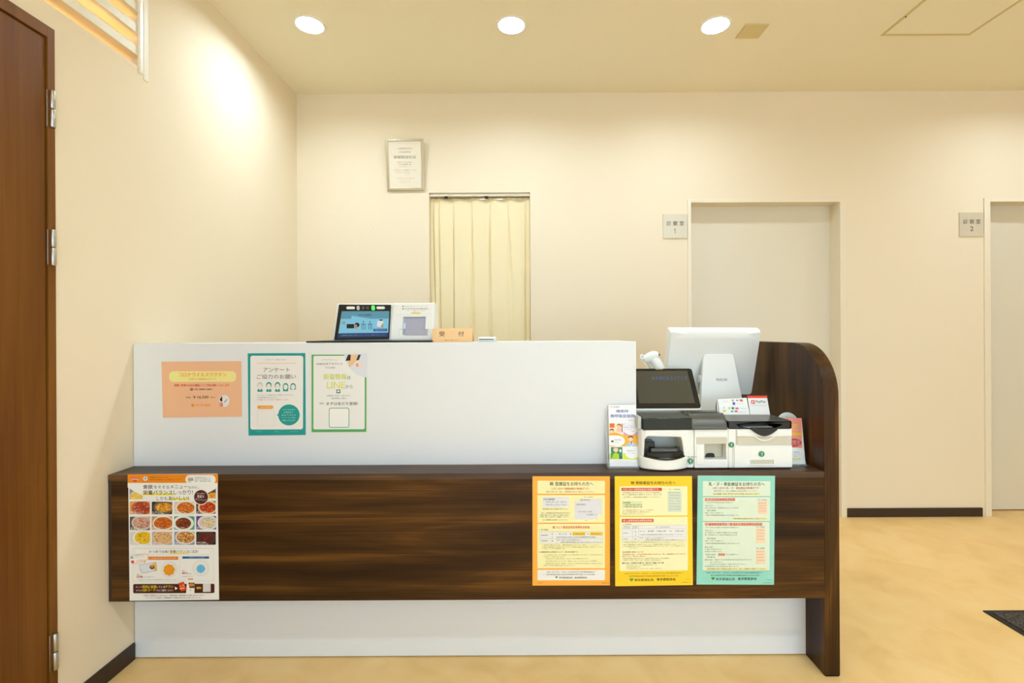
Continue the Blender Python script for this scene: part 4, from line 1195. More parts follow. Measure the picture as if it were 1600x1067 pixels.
# ------------------------------------------------------------------ change machine on the ledge
YM = 1.712
def X(x, y=690, Y=YM): return P(x, y, Y).x
def Z(y, x=1100, Y=YM): return P(x, y, Y).z
cm = thing('change_machine', 'white automatic coin and banknote machine with black lids on the walnut ledge', 'payment machine', (X(1110), 1.86, ZL))
z0 = ZL + .004
# coin unit: bowl shaped lower front, recessed mouth, black hopper lid
xA, xB = P(998, 690, 1.735).x, X(1084.5)
bowl = [(xB, 1.885), (xA, 1.885), (xA, 1.735)]
for i in range(21):
    t = i / 20
    x = xA + (X(1074) - xA) * t
    bowl.append((x, 1.716 - .032 * max(0.0, math.sin(PI * t)) ** .75))
bowl += [(X(1076), 1.714), (xB, 1.714)]
obj('coin_base', prism(B(), bowl, 2, z0, Z(713)), M['plastic_warm'], cm, bevel=.006, seg=3)
up = obj('coin_housing', prism(B(), [(xB, 1.885), (xA, 1.885), (xA, 1.735), (xA + .006, 1.720), (xA + .020, 1.7125), (xB, 1.7125)], 2, Z(714), Z(671)), M['plastic_warm'], cm)
cutb = prism(B(), [(X(1006.5), Z(715))] + [(X(1069), Z(715)), (X(1066), Z(690))] + [(X(1064), Z(683)), (X(1012), Z(681.5)), (X(1008), Z(686))], 1, 1.60, 1.80)
cut(up, cutb)
bv = up.modifiers.new('bevel', 'BEVEL'); bv.width = .004; bv.segments = 3; bv.limit_method = 'ANGLE'
obj('mouth_lining', bx(X(1005), X(1068), 1.790, 1.799, Z(714), Z(682)), M['plastic_gray'], cm)
# black tray in the mouth
tr = []
for i in range(25):
    t = i / 24
    x = X(1007) + (X(1068.5) - X(1007)) * t
    tr.append((x, 1.712 - .026 * math.sin(PI * t) ** .8))
ty = obj('coin_tray', prism(B(), [(X(1068.5), 1.79), (X(1007), 1.79)] + tr, 2, Z(713), Z(706)), M['black'], cm, bevel=.003, seg=3)
obj('tray_lip', tube(B(), [Vector((x, y - .0015, Z(712) - .006 * math.sin(PI * i / 24))) for i, (x, y) in enumerate(tr)], .0035, 10), M['black'], cm, smooth=True)
obj('tray_roller', tube(B(), [(X(1018), 1.722, Z(704.5)), (X(1058), 1.722, Z(704.5))], .0085, 18), M['charcoal'], ty, smooth=True)
obj('tray_block', bx(X(1008), X(1026), 1.735, 1.785, Z(708), Z(692)), M['black'], ty, bevel=.002)
obj('tray_catch', bx(X(1058), X(1063), 1.72, 1.735, Z(707), Z(699)), M['black'], ty, bevel=.0015)
ld = obj('coin_lid', bx(X(1004.5), X(1081.5), YM - .001, 1.832, Z(672), Z(653)), M['blackgreen'], cm, bevel=.004, seg=3)
obj('lid_top_sheen', bx(X(1006.5), X(1080), YM + .003, 1.828, Z(653) - .001, Z(653) + .0015), M['charcoal'], ld, bevel=.001)  # lighter plate stands in for light reflected off the dark lid
obj('lid_hinge', bx(X(998), X(1004), YM + .012, 1.83, Z(671), Z(652)), M['plastic_gray'], cm, bevel=.003)
# centre unit
xC, xD = X(1085), X(1137.5)
ce = obj('centre_housing', bx(xC, xD, 1.712, 1.905, z0, Z(670)), M['plastic_warm'], cm)
cut(ce, bx(X(1101), X(1134.5), 1.60, 1.752, Z(718), Z(684)))
bv = ce.modifiers.new('bevel', 'BEVEL'); bv.width = .0035; bv.segments = 3; bv.limit_method = 'ANGLE'
obj('mouth_lining', bx(X(1101.5), X(1134), 1.745, 1.7515, Z(717.5), Z(684.5)), M['plastic_tan'], cm)
obj('cash_outlet', prism(B(), [(X(1106.5), Z(717.5)), (X(1122), Z(717.5)), (X(1121), Z(712)), (X(1115), Z(711.2)), (X(1109), Z(712.2))], 1, 1.7415, 1.7455), M['blackmatte'], cm)
for px in (1106, 1111, 1117): obj('vent_slot', bx(X(px), X(px + 2.6), 1.7435, 1.7455, Z(695.4), Z(694.4)), M['blackmatte'], cm)
obj('side_cover', bx(X(1088), X(1099), 1.7105, 1.7125, Z(725.5), Z(696)), M['plastic'], cm, bevel=.0008)
obj('brow_band', bx(X(1088), X(1136), 1.7108, 1.7125, Z(693.5), Z(683)), M['plastic_tan'], cm, bevel=.0008)
zt3 = P(1110, 641.5, 1.80).z
hp = [(1.845, Z(671.5)), (YM - .006, Z(671.5)), (YM - .008, Z(669)), (YM - .003, Z(664)), (YM + .006, Z(656)), (YM + .016, Z(651.5)), (YM + .03, Z(650) + .006), (1.77, zt3 - .006), (1.80, zt3), (1.822, zt3 - .002), (1.838, Z(671.5) + .03), (1.845, Z(671.5) + .022)]
hpm = obj('card_inlet', prism(B(), hp, 0, X(1079.5), X(1136.5)), M['charcoal'], cm, bevel=.006, seg=3, angle=50)
def on(p0, p1, t): return (p0[0] + (p1[0] - p0[0]) * t, p0[1] + (p1[1] - p0[1]) * t)
pa, pb = on((1.742, Z(650) + .006), (1.77, zt3 - .006), .95), on((1.742, Z(650) + .006), (1.77, zt3 - .006), .1)
s = Sheet((X(1086), pa[0], pa[1] + .0032), (X(1132), pa[0], pa[1] + .0032), (X(1132), pb[0], pb[1] + .0032), (X(1086), pb[0], pb[1] + .0032), .0004, M['charcoal'])
s.pixels((0, 0), (100, 0), (100, 40), (0, 40))
s.text(20, 50, 22, 24, '紙幣投入', '#d8d6cc', L=1.5, w=.02); s.poly([(58, 10), (66, 10), (62, 20), (68, 20), (58, 36), (61, 24), (56, 24)], '#d8d6cc', 1.5); s.text(74, 98, 20, 26, '入金', '#a8a69c', L=1.5)
s.build('inlet_marking', hpm)
# banknote unit
xE, xF = X(1138), X(1240.5)
bo = obj('note_housing', prism(B(), [(xE, 1.905), (xE, 1.7125), (xF - .014, 1.7125), (xF - .005, 1.717), (xF, 1.728), (xF, 1.905)], 2, z0, Z(668)), M['plastic_warm'], cm, bevel=.004, seg=3)
# black lid: wavy front lip with an inlet under it
zl0, zl1 = Z(671), Z(661)
lid = obj('note_lid', prism(B(), [(xE + .001, 1.904), (xE + .001, YM - .001), (xF - .014, YM - .001), (xF - .004, YM + .006), (xF + .001, YM + .02), (xF - .012, 1.904)], 2, zl0, zl1 + .004), M['black'], cm)
cut(lid, prism(B(), [(X(1152), Z(663.5)), (X(1186), Z(660)), (X(1222), Z(664)), (X(1216), Z(667.5)), (X(1186), Z(669.5)), (X(1156), Z(667.5))], 1, 1.6, 1.76))
bv = lid.modifiers.new('bevel', 'BEVEL'); bv.width = .003; bv.segments = 3; bv.limit_method = 'ANGLE'
obj('lid_top_sheen', prism(B(), [(xE + .004, 1.902), (xE + .004, YM + .004), (xF - .018, YM + .004), (xF - .008, YM + .012), (xF - .004, YM + .024), (xF - .017, 1.902)], 2, zl1 + .0035, zl1 + .006), M['charcoal'], lid, bevel=.001)  # paler than the black lid: reflected light on its top, put into the colour
tg = [(X(1172), Z(668))]
for i in range(17):
    t = i / 16
    tg.append((X(1172) + (X(1213) - X(1172)) * t, Z(671) - (Z(671) - Z(681)) * math.sin(PI * t)))
tg.append((X(1213), Z(668)))
obj('note_tongue', prism(B(), tg, 1, YM - .012, YM + .003), M['black'], lid, bevel=.003, seg=3)
# door: upper band and tan band with a smile shaped cut
obj('note_door', bx(X(1151), X(1236.5), YM - .0035, YM - .0005, Z(682), Z(671.5)), M['plastic_warm'], cm, bevel=.001)
obj('door_band', bx(X(1151.5), X(1235), YM - .0025, YM - .0003, Z(695), Z(682.4)), M['plastic_tan'], cm, bevel=.001)
sm = []
for i in range(17):
    t = i / 16
    sm.append(Vector((X(1177) + (X(1210) - X(1177)) * t, YM - .0045, Z(681.5) - (Z(681) - Z(688)) * math.sin(PI * t))))
obj('door_grip', tube(B(), sm, .0026, 10), M['plastic'], cm, smooth=True)
obj('seam', bx(X(1149.8), X(1150.6), YM - .0008, YM + .0005, Z(695), Z(671)), M['plastic_tan'], cm)
obj('seam', bx(X(1144.5), X(1145.2), YM - .0008, YM + .0005, Z(731), Z(697)), M['plastic_tan'], cm)
dr = obj('cassette_drawer', bx(X(1147), X(1237), YM - .003, YM - .0003, Z(730), Z(697)), M['plastic_warm'], cm)
cut(dr, bx(X(1171.5), X(1208), 1.6, YM + .01, Z(725.5), Z(719)))
bv = dr.modifiers.new('bevel', 'BEVEL'); bv.width = .0008; bv.segments = 2; bv.limit_method = 'ANGLE'
obj('drawer_handle', bx(X(1171), X(1208.5), YM - .0008, YM - .0002, Z(726), Z(718.5)), M['plastic_tan'], dr)
obj('drawer_lip', bx(X(1170), X(1209), YM - .006, YM - .002, Z(727.2), Z(725)), M['plastic'], dr, bevel=.001)
M['lockgreen'] = base_mat('green_lock_cap', (64, 138, 92), .4)
for px, py in ((1078.5, 720), (1142.3, 694.5), (1189.7, 709)):
    c = P(px, py, YM - .0035 if px > 1150 else YM + .0015)
    if px < 1100: c = P(px, py, 1.7125)
    lk = obj('lock', lathe(B(), [(0, -.002), (.0098, -.002), (.0098, .003), (.0082, .0042), (0, .0042)], c, axis=Vector((0, -1, 0)), seg=28), M['lockgreen'], cm, smooth=True)
    obj('keyhole', bx(c.x - .0012, c.x + .0012, c.y - .0050, c.y - .0035, c.z - .005, c.z + .005), M['panel'], lk)
for x in (1075, 1080, 1086): obj('status_mark', bx(X(x), X(x + 2), YM - .0006, YM + .0006, Z(714.2), Z(713.4)), base_mat('red_mark', (196, 90, 84), .5), cm)
for a, b, c_, d_ in ((xA + .02, xA + .05, 1.74, 1.78), (xF - .05, xF - .02, 1.74, 1.78), (xA + .02, xA + .05, 1.85, 1.88), (xF - .05, xF - .02, 1.85, 1.88)):
    obj('foot', bx(a, b, c_, d_, ZL, z0 + .001), M['rubber'], cm)
obj('bumper', bx(xE + .01, xF - .012, YM + .002, YM + .012, ZL + .0005, z0 + .001), M['rubber'], cm)

# ------------------------------------------------------------------ customer display behind the coin unit
yb_, yt_ = 1.868, 1.985
dTR, dBR = P(1081, 575.3, yt_), P(1097, 640.8, yb_)
dTL = Vector((dTR.x - .262, yt_, dTR.z)); dBL = Vector((dBR.x - .262, yb_, dBR.z))
cdp = thing('customer_display', 'dark tilted customer display with blue characters behind the coin unit', 'display', ((dTR.x + dTL.x) / 2, 1.95, ZL))
ex = (dTR - dTL).normalized(); ey = (dBR - dTR); ly = ey.length; ey.normalize(); en = ex.cross(ey)
if en.y < 0: en = -en
def dface(bm, x0, x1, y0, y1, o0, o1, r, n=5):
    """rounded slab in the display's own plane"""
    pts = rrect_pts(x0, y0, x1, y1, r, n)
    lo = [bm.verts.new(dTL + ex * p[0] + ey * p[1] + en * o0) for p in pts]
    hi = [bm.verts.new(dTL + ex * p[0] + ey * p[1] + en * o1) for p in pts]
    bm.faces.new(lo); bm.faces.new(list(reversed(hi)))
    for i in range(len(pts)):
        j = (i + 1) % len(pts)
        bm.faces.new([lo[i], hi[i], hi[j], lo[j]])
    bmesh.ops.recalc_face_normals(bm, faces=bm.faces[:])
    return bm
obj('housing', dface(B(), 0, .262, 0, ly, 0, .022, .012), M['plastic'], cdp, bevel=.003, seg=3)
obj('front_glass', dface(B(), .0015, .2605, .0015, ly - .008, -.0012, .004, .011), M['black'], cdp, bevel=.0008)
pg = obj('screen', dface(B(), .022, .240, .014, ly - .030, -.0022, -.0012, .001, 1), M['grayscr'], cdp)
s = Sheet(dTL + ex * .08 + ey * .036 - en * .0024, dTL + ex * .236 + ey * .036 - en * .0024, dTL + ex * .236 + ey * .060 - en * .0024, dTL + ex * .08 + ey * .060 - en * .0024, .0001, M['grayscr'])
s.pixels((0, 0), (156, 0), (156, 24), (0, 24))
s.kind = 'lit'
s.text(10, 154, 12, 18, 'お大事になさってくだ', '#5a72a8', L=.8, w=.012)
s.build('screen_text', pg)
obj('top_button', dface(B(), .112, .142, .0025, .0065, -.0022, 0, .0018), M['chrome'], cdp)
xm = (dTL.x + dTR.x) / 2 + .055
obj('stand_column', prism(B(), [(1.90, ZL), (2.0, ZL), (2.0, .93), (1.955, .99), (1.915, .90)], 0, P(1012, 650, 1.9).x, P(1062, 650, 1.9).x), M['plastic_gray'], cdp, bevel=.004)
obj('stand_base', bx(P(1008, 650, 1.9).x, P(1066, 650, 1.9).x, 1.893, 2.005, ZL, ZL + .012), M['plastic'], cdp, bevel=.003)
obj('cable', tube(B(), bez((dBR.x - .055, 1.91, .925), (dBR.x - .075, 1.93, .90), (dBR.x - .06, 1.95, .87), (dBR.x - .03, 1.99, ZL + .05)) + bez((dBR.x - .03, 1.99, ZL + .05), (dBR.x - .02, 2.0, ZL + .02), (dBR.x, 2.02, ZL + .006), (dBR.x + .03, 2.05, ZL + .005), 6)[1:], .004, 8), M['blackmatte'], cdp, smooth=True)

# ------------------------------------------------------------------ monitor seen from behind
yT, yB = 2.035, 2.128
mTL, mTR = P(1046.5, 515, yT), P(1191, 515.5, yT)
mBR = P(1174, 618, yB); mBL = Vector((mTL.x, yB, mBR.z))
mTR.x = (mTR.x + mBR.x) / 2; mBR.x = mTR.x
mo = thing('monitor', 'white desktop monitor seen from behind on a white leaning stand', 'monitor', ((mTL.x + mTR.x) / 2, 2.12, ZL))
mx = (mTR - mTL).normalized(); my = (mBR - mTR); mh = my.length; my.normalize(); mn = mx.cross(my)
if mn.y < 0: mn = -mn                     # away from the camera, towards the screen side
mw = (mTR - mTL).length
def loft(bm, rings, mi=0):
    k = len(rings[0])
    vr = [[bm.verts.new(p) for p in r] for r in rings]
    for a, b in zip(vr, vr[1:]):
        for i in range(k):
            bm.faces.new([a[i], a[(i + 1) % k], b[(i + 1) % k], b[i]]).material_index = mi
    bm.faces.new(vr[0]).material_index = mi; bm.faces.new(list(reversed(vr[-1]))).material_index = mi
    bmesh.ops.recalc_face_normals(bm, faces=bm.faces[:])
    return bm
def mring(x0, x1, y0, y1, r, o, bow=0.0, n=6):
    out = []
    for p in rrect_pts(x0, y0, x1, y1, r, n):
        yy = p[1]
        if bow and yy < (y0 + y1) / 2:        # top edge bows towards the middle
            t = (p[0] - x0) / (x1 - x0)
            yy += bow * (1 - (2 * t - 1) ** 2)
        out.append(mTL + mx * p[0] + my * yy + mn * o)
    return out
def sub(r):   # add points along long edges so the bow is smooth
    out = []
    for a, b in zip(r, r[1:] + r[:1]):
        out.append(a)
        d = (b - a).length
        if d > .05:
            for k in range(1, 12): out.append(a.lerp(b, k / 12))
    return out
def mring2(*a, bow=0.0):
    r = sub(mring(*a))
    if bow:
        x0, x1, y0, y1 = a[0], a[1], a[2], a[3]
        q = []
        for p in r:
            lx = (p - mTL).dot(mx); lyy = (p - mTL).dot(my)
            t = min(1, max(0, (lx - x0) / (x1 - x0)))
            if lyy < y0 + .02: p = p + my * bow * (1 - (2 * t - 1) ** 2)
            q.append(p)
        r = q
    return r
bm = B()
loft(bm, [mring2(.006, mw - .006, .007, mh - .008, .012, -.006, bow=.019), mring2(.002, mw - .002, .003, mh - .003, .010, .006, bow=.003), mring2(0, mw, 0, mh, .010, .016), mring2(0, mw, 0, mh, .010, .034)])
obj('back_shell', bm, M['plastic'], mo, smooth=True)
bm = B(); loft(bm, [mring2(.003, mw - .003, .003, mh - .003, .009, .0335), mring2(.003, mw - .003, .003, mh - .003, .009, .037)])
obj('screen', bm, M['black'], mo)
c = P(1053, 552.5, 2.07); lx, lyy = (c - mTL).dot(mx), (c - mTL).dot(my)
bm = B()
for k, (dx, dy, w_, h_) in enumerate(((0, 0, .007, .0022), (-.002, .007, .003, .0012), (.004, .010, .006, .0012), (-.002, .014, .003, .0012))):
    loft(bm, [[mTL + mx * (lx + dx + a_) + my * (lyy + dy + b_) + mn * o for a_, b_ in ((0, 0), (w_, 0), (w_, h_), (0, h_))] for o in (-.0046, -.0036)])
obj('port_marks', bm, M['plastic_tan'], mo)
# stand: leaning tapered slab with a socket and foot
ysb, yst = 2.005, 2.060
sTL_, sTR_ = P(1099, 553, yst), P(1146.3, 553, yst)
sBR_, sBL_ = P(1159.5, 643, ysb), P(1095.5, 643, ysb)
dn = (sTR_ - sTL_).cross(sBL_ - sTL_).normalized()
if dn.y < 0: dn = -dn
def sq(u, v, o):
    return sTL_.lerp(sTR_, u).lerp(sBL_.lerp(sBR_, u), v) + dn * o
def stand_pts(o, ins=0):
    pts = []
    for i in range(7):
        t = math.radians(180 + 90 * i / 6); pts.append((.10 + .10 * math.cos(t), .06 + .06 * math.sin(t)))
    for i in range(7):
        t = math.radians(270 + 90 * i / 6); pts.append((.90 + .10 * math.cos(t), .06 + .06 * math.sin(t)))
    pts += [(1.12, 2.06), (-.04, 2.06)]
    return [sq(u, v, o) for u, v in pts]
st = obj('stand', loft(B(), [stand_pts(0), stand_pts(.022)]), M['plastic'], mo, bevel=.003, seg=3)
low = stand_pts(0)[-2]
obj('stand_neck', loft(B(), [[sq(u, v, .018) for u, v in ((.2, .06), (.8, .06), (.8, .5), (.2, .5))], [sq(u, v, .018 + .045) for u, v in ((.2, .0), (.8, .0), (.8, .4), (.2, .4))]]), M['plastic'], mo, bevel=.004)
obj('hinge_cap', tube(B(), [sq(-.03, .42, .03), sq(.15, .42, .03)], .016, 16), M['plastic'], mo, smooth=True)
obj('neck_gap', loft(B(), [[sq(u, v, o) for u, v in ((.18, -.035), (.82, -.035), (.82, .01), (.18, .01))] for o in (.006, .02)]), M['blackmatte'], mo)
obj('stand_foot', bx(sq(0, 1, 0).x - .04, sq(1, 1, 0).x + .04, 1.93 + .03, 2.2, ZL, ZL + .014), M['plastic'], mo, bevel=.005)
s = Sheet(sq(.40, .40, -.0004), sq(.74, .40, -.0004), sq(.74, .52, -.0004), sq(.40, .52, -.0004), .0003, M['plastic'])
s.pixels((0, 0), (100, 0), (100, 40), (0, 40))
s.text(0, 88, 18, 15, 'MUSICOM', '#6a6a64', L=1.2, w=.02)
s.build('maker_lettering', st)

# ------------------------------------------------------------------ barcode scanner
ysn = 2.052
h0, h1, h2, h3 = P(1002.5, 560.5, ysn), P(1013, 556, ysn), P(1023.5, 551.5, ysn), P(1028, 555, ysn)
bs = thing('barcode_scanner', 'white handheld barcode scanner standing in its holder left of the monitor', 'barcode scanner', P(1052, 660, ysn) * 1.0)
bs.location.z = ZL; WLOC[bs.name] = Vector(bs.location)
head = [P(1005.5, 562.5, ysn), P(1009, 560.8, ysn), P(1014, 558.8, ysn), P(1019, 556.6, ysn), P(1024, 555, ysn), P(1027.6, 554.3, ysn)]
obj('head', tube(B(), head, [.011, .016, .020, .0215, .0195, .015], 22), M['plastic'], bs, smooth=True)
obj('window', tube(B(), [P(1027.4, 554.4, ysn), P(1028.6, 556.2, ysn)], [.011, .0095], 18), M['charcoal'], bs, smooth=True)
hand = [P(1019.5, 558.5, ysn), P(1025, 566, ysn), P(1031, 576, ysn), P(1038, 590, ysn), P(1044, 604, ysn), P(1048, 616, ysn)]
obj('handle', tube(B(), hand, [.020, .0225, .0220, .0205, .019, .016], 20), M['plastic'], bs, smooth=True)
obj('trigger', tube(B(), [P(1012, 567, ysn), P(1015, 571, ysn), P(1018, 577, ysn)], [.0035, .0055, .004], 12), M['plastic_gray'], bs, smooth=True)
obj('cap_ring', lathe(B(), [(.0042, -.005), (.0105, -.005), (.012, 0), (.0105, .005), (.0042, .005), (.0042, -.005)], P(1003.2, 557.6, ysn), axis=Vector((0, -1, 0.1)), seg=24), M['plastic'], bs, smooth=True)
obj('cable', tube(B(), [P(1001.5, 561, ysn), P(1005.5, 566, ysn), P(1008.7, 569, ysn), P(1009.5, 573, ysn), P(1011, 580, ysn), P(1020, 610, ysn), P(1034, 640, ysn), P(1046, 654, ysn)], .0024, 10), M['plastic'], bs, smooth=True)
hb = P(1048, 616, ysn)
obj('cradle', tube(B(), [Vector((hb.x - .003, ysn, hb.z + .025)), Vector((hb.x + .004, ysn, hb.z - .02)), Vector((hb.x + .006, ysn, hb.z - .09)), Vector((hb.x + .006, ysn, ZL + .012))], [.023, .019, .009, .009], 18), M['charcoal'], bs, smooth=True)
obj('cradle_foot', lathe(B(), [(0, 0), (.034, 0), (.032, .01), (.012, .014), (0, .014)], (hb.x + .006, ysn + .004, ZL)), M['charcoal'], bs, smooth=True)

# ------------------------------------------------------------------ cards standing on the machine
zdk = zl1 + .006
yk = 1.845
def stand_card(TLp, TRp, BRp, BLp, yt, ybm, paper, thick=.002):
    s = Sheet(P(*TLp, yt), P(*TRp, yt), P(*BRp, ybm), P(*BLp, ybm), thick, paper)
    s.pixels(TLp, TRp, BRp, BLp)
    return s
# red topped payment stand
pp = thing('payment_stand', 'leaning white card stand with a red top band, on the payment machine', 'payment card stand', (P(1186, 652, yk).x, yk + .02, zdk))
zb_px = 520 - (zdk - EYE + ROLL * 375 * yk / F) * F / yk
bo_ = (zdk + .0004 - EYE) * F / yk
ybot = CY - bo_ - ROLL * (1186 - CX)
s = stand_card((1168, 618.5), (1198, 618), (1203.2, ybot), (1172.5, ybot), yk + .032, yk, '#ecece6')
s.set_view(1110, 600, 7.619)
s.poly([(440, 138), (668, 138), (676, 166), (446, 168)], '#e8402c', 1)
s.rrect(484, 192, 526, 238, 8, '#dd3a2c', 2); s.ell(506, 212, 13, 13, '#f4e6e2', 3); s.ell(506, 212, 7, 7, '#dd3a2c', 4); s.poly([(493, 205), (500, 205), (500, 238), (493, 238)], '#f4e6e2', 3.5)
s.text(538, 656, 212, 34, 'PayPay', '#4a4a4c', L=2, w=.02)
s.rect(478, 254, 672, 257, '#b8b8b4', 1.5)
s.build('card_face', pp)
a, b = P(1173.5, ybot, yk), P(1202, ybot, yk)
obj('easel', prism(B(), [(yk + .004, zdk), (yk + .055, zdk), (yk + .055, zdk + .003), (yk + .0365, zdk + .055), (yk + .0335, zdk + .055), (yk + .05, zdk + .004), (yk + .004, zdk + .003)], 0, a.x, b.x), M['clear'], pp)
# wide card with rows of small coloured marks
yc2 = 1.848
bo_ = (zdk + .0004 - EYE) * F / yc2
ybt = CY - bo_ - ROLL * (1148 - CX)
pc = thing('payment_card', 'white card with rows of small coloured payment marks, left of the red topped stand', 'payment card', (P(1148, ybt, yc2).x, yc2 + .02, zdk))
s = Sheet(P(1122, 623.5, yc2 + .03), P(1166.5, 621.5, yc2 + .03), P(1171.5, ybt, yc2), P(1121.5, ybt, yc2), .002, '#efefea')
s.pixels((1122, 623.5), (1166.5, 621.5), (1171.5, ybt), (1121.5, ybt))
s.set_view(1110, 600, 7.619)
s.text(140, 215, 208, 18, 'クレジット', '#b0b0ae', L=2)
for x0, x1, y0, y1, c in ((250, 276, 184, 206, '#c8a878'), (300, 332, 188, 200, '#9a78b8'), (344, 380, 182, 206, '#d8742c'), (258, 286, 216, 244, '#3c58c8'), (205, 225, 272, 296, '#c8d838'), (240, 268, 272, 296, '#3c8c50'), (282, 316, 274, 296, '#d86a90'), (148, 164, 274, 288, '#b8b8b8'), (146, 176, 308, 330, '#e4d838'), (228, 256, 310, 330, '#40b098'), (270, 302, 310, 326, '#d03a6a'), (230, 240, 360, 378, '#d83a2c')):
    s.rrect(x0, y0, x1, y1, 5, c, 2)
s.text(302, 380, 230, 14, '電子マネー', '#b8b8d0', L=2); s.text(320, 410, 284, 14, '交通系IC', '#a8b8d8', L=2); s.text(310, 400, 320, 14, 'ご利用できます', '#b8b8b8', L=2); s.text(246, 350, 369, 12, 'タッチ決済対応', '#c89890', L=2)
s.build('card_face', pc)
obj('easel', prism(B(), [(yc2 + .004, zdk), (yc2 + .055, zdk), (yc2 + .055, zdk + .003), (yc2 + .0345, zdk + .05), (yc2 + .0315, zdk + .05), (yc2 + .05, zdk + .004), (yc2 + .004, zdk + .003)], 0, P(1137.8, ybt, yc2).x, P(1170, ybt, yc2).x), M['clear'], pc)
# silver pen standing behind the card inlet
pn = thing('pen', 'silver pointed pen standing upright behind the black card inlet', 'pen', (P(1122.3, 644, 1.853).x - .004, 1.853, Z(670)))
p0 = P(1122.3, 624.5, 1.853)
zb_ = Z(670) + .0005
obj('barrel', lathe(B(), [(0, 0), (.0055, 0), (.0066, .01), (.0062, p0.z - zb_ - .028), (.0032, p0.z - zb_ - .010), (.0006, p0.z - zb_), (0, p0.z - zb_)], (p0.x - .004, 1.853, zb_), seg=18), M['steel'], pn, smooth=True)

# ------------------------------------------------------------------ leaflet holder left of the machine
yh0, yh1 = 1.748, 1.782
lh = thing('leaflet_holder', 'clear acrylic leaflet holder on the ledge, left of the payment machine', 'leaflet holder', (P(973, 728, 1.74).x, 1.76, ZL))
xa, xb = P(949.5, 728, 1.735).x, P(997.6, 728, 1.735).x
obj('base_plate', bx(xa, xb, 1.722, 1.784, ZL, ZL + .004), M['clear'], lh, bevel=.001)
obj('front_lip', bx(xa, xb, 1.722, 1.7245, ZL + .004, ZL + .022), M['clear'], lh, bevel=.001)
obj('back_plate', prism(B(), [(1.752, ZL + .004), (1.7545, ZL + .004), (1.7885, P(973, 640, 1.78).z), (1.786, P(973, 640, 1.78).z)], 0, xa + .001, xb - .003), M['clear'], lh)
obj('side_wing', prism(B(), [(1.723, ZL + .004), (1.783, ZL + .004), (1.787, P(973, 680, 1.78).z), (1.772, P(973, 684, 1.78).z)], 0, xa, xa + .0022), M['clear'], lh)
obj('side_wing', prism(B(), [(1.723, ZL + .004), (1.783, ZL + .004), (1.787, P(973, 680, 1.78).z), (1.772, P(973, 684, 1.78).z)], 0, xb - .0022, xb), M['clear'], lh)
ylb, ylt = 1.7385, 1.777
bo_ = (ZL + .0046 - EYE) * F / ylb
ybt = CY - bo_ - ROLL * (973 - CX)
s = Sheet(P(950.5, 632.5, ylt), P(993.3, 632, ylt), P(996.6, ybt, ylb), P(952.5, ybt, ylb), .0025, '#f0f0f2')
s.pixels((950.5, 632.5), (993.3, 632), (996.6, ybt), (952.5, ybt))
s.set_view(940, 620, 8.89)
s.text(120, 250, 142, 24, '竹下診療所', '#8a8a88', L=3)
s.text(205, 372, 200, 42, '睡眠時', '#5a6cb8', L=3, w=.015); s.text(122, 458, 268, 48, '無呼吸症候群', '#5a6cb8', L=3, w=.015); s.text(370, 462, 325, 18, 'のはなし', '#9a9aa8', L=3)
s.rect(105, 370, 290, 535, '#f6e0bc', 1); s.rect(112, 372, 178, 432, '#e06a30', 2); s.rect(275, 378, 290, 495, '#a8706a', 2); s.poly([(105, 535), (115, 490), (190, 500), (300, 535)], '#f2a838', 2)
s.ell(240, 405, 30, 28, '#8a4a2c', 2.2); s.ell(236, 418, 25, 26, '#f2c8a0', 2.6); s.rrect(205, 440, 272, 490, 16, '#f0c0a8', 2.4); s.ell(140, 470, 28, 26, '#7a4a34', 2.4); s.ell(138, 488, 22, 24, '#f4d0ac', 2.8)
s.poly([(295, 370), (498, 370), (498, 535), (300, 535)], '#ecdcf0', 1); s.ell(395, 445, 98, 82, '#f0eef4', 2); s.poly([(300, 535), (300, 490), (380, 535)], '#c8a0d0', 1.5); s.poly([(498, 535), (498, 480), (420, 535)], '#c8a0d0', 1.5)
for x0, x1, y, h, t in ((340, 440, 398, 10, 'いびきや眠気'), (312, 462, 424, 17, '睡眠中の無呼吸'), (318, 458, 450, 14, '気になりませんか'), (400, 465, 484, 13, 'ご相談を')): s.text(x0, x1, y, h, t, '#9a92b8', L=3)
s.rect(103, 535, 503, 692, '#f4b428', 1); s.ell(215, 615, 105, 74, '#f0f0ee', 2); s.rect(103, 541, 200, 680, '#f0f0ee', 1.6)
s.text(170, 290, 567, 8, '検査のながれ', '#b8b8b4', L=3); s.text(172, 270, 602, 22, 'ご自宅で簡単', '#6a6a88', L=3); s.text(150, 250, 638, 12, '一泊の検査です', '#b0a0a0', L=3); s.ell(148, 622, 18, 14, '#4a4a5a', 3)
s.poly([(330, 690), (335, 655), (380, 640), (440, 640), (478, 655), (485, 690)], '#b8c8dc', 2); s.poly([(385, 640), (430, 640), (412, 690), (402, 690)], '#eef2f6', 2.4); s.rect(400, 612, 412, 672, '#3c5c98', 2.8)
s.ell(398, 568, 36, 26, '#9a4428', 2.4); s.ell(397, 590, 32, 34, '#f6d4b0', 2.8); s.poly([(362, 575), (372, 548), (425, 548), (432, 575), (400, 562)], '#9a4428', 3.2)
s.rect(128, 700, 285, 862, '#3c8a58', 1.2); s.rect(108, 690, 504, 700, '#f0f0ee', 1.4); s.poly([(110, 868), (110, 790), (290, 868)], '#d4e038', 1.1); s.rect(290, 780, 504, 868, '#dce43c', 1.0); s.ell(420, 775, 100, 80, '#f0f0f0', 2); s.rect(300, 700, 504, 780, '#f0f0f2', 1.6)
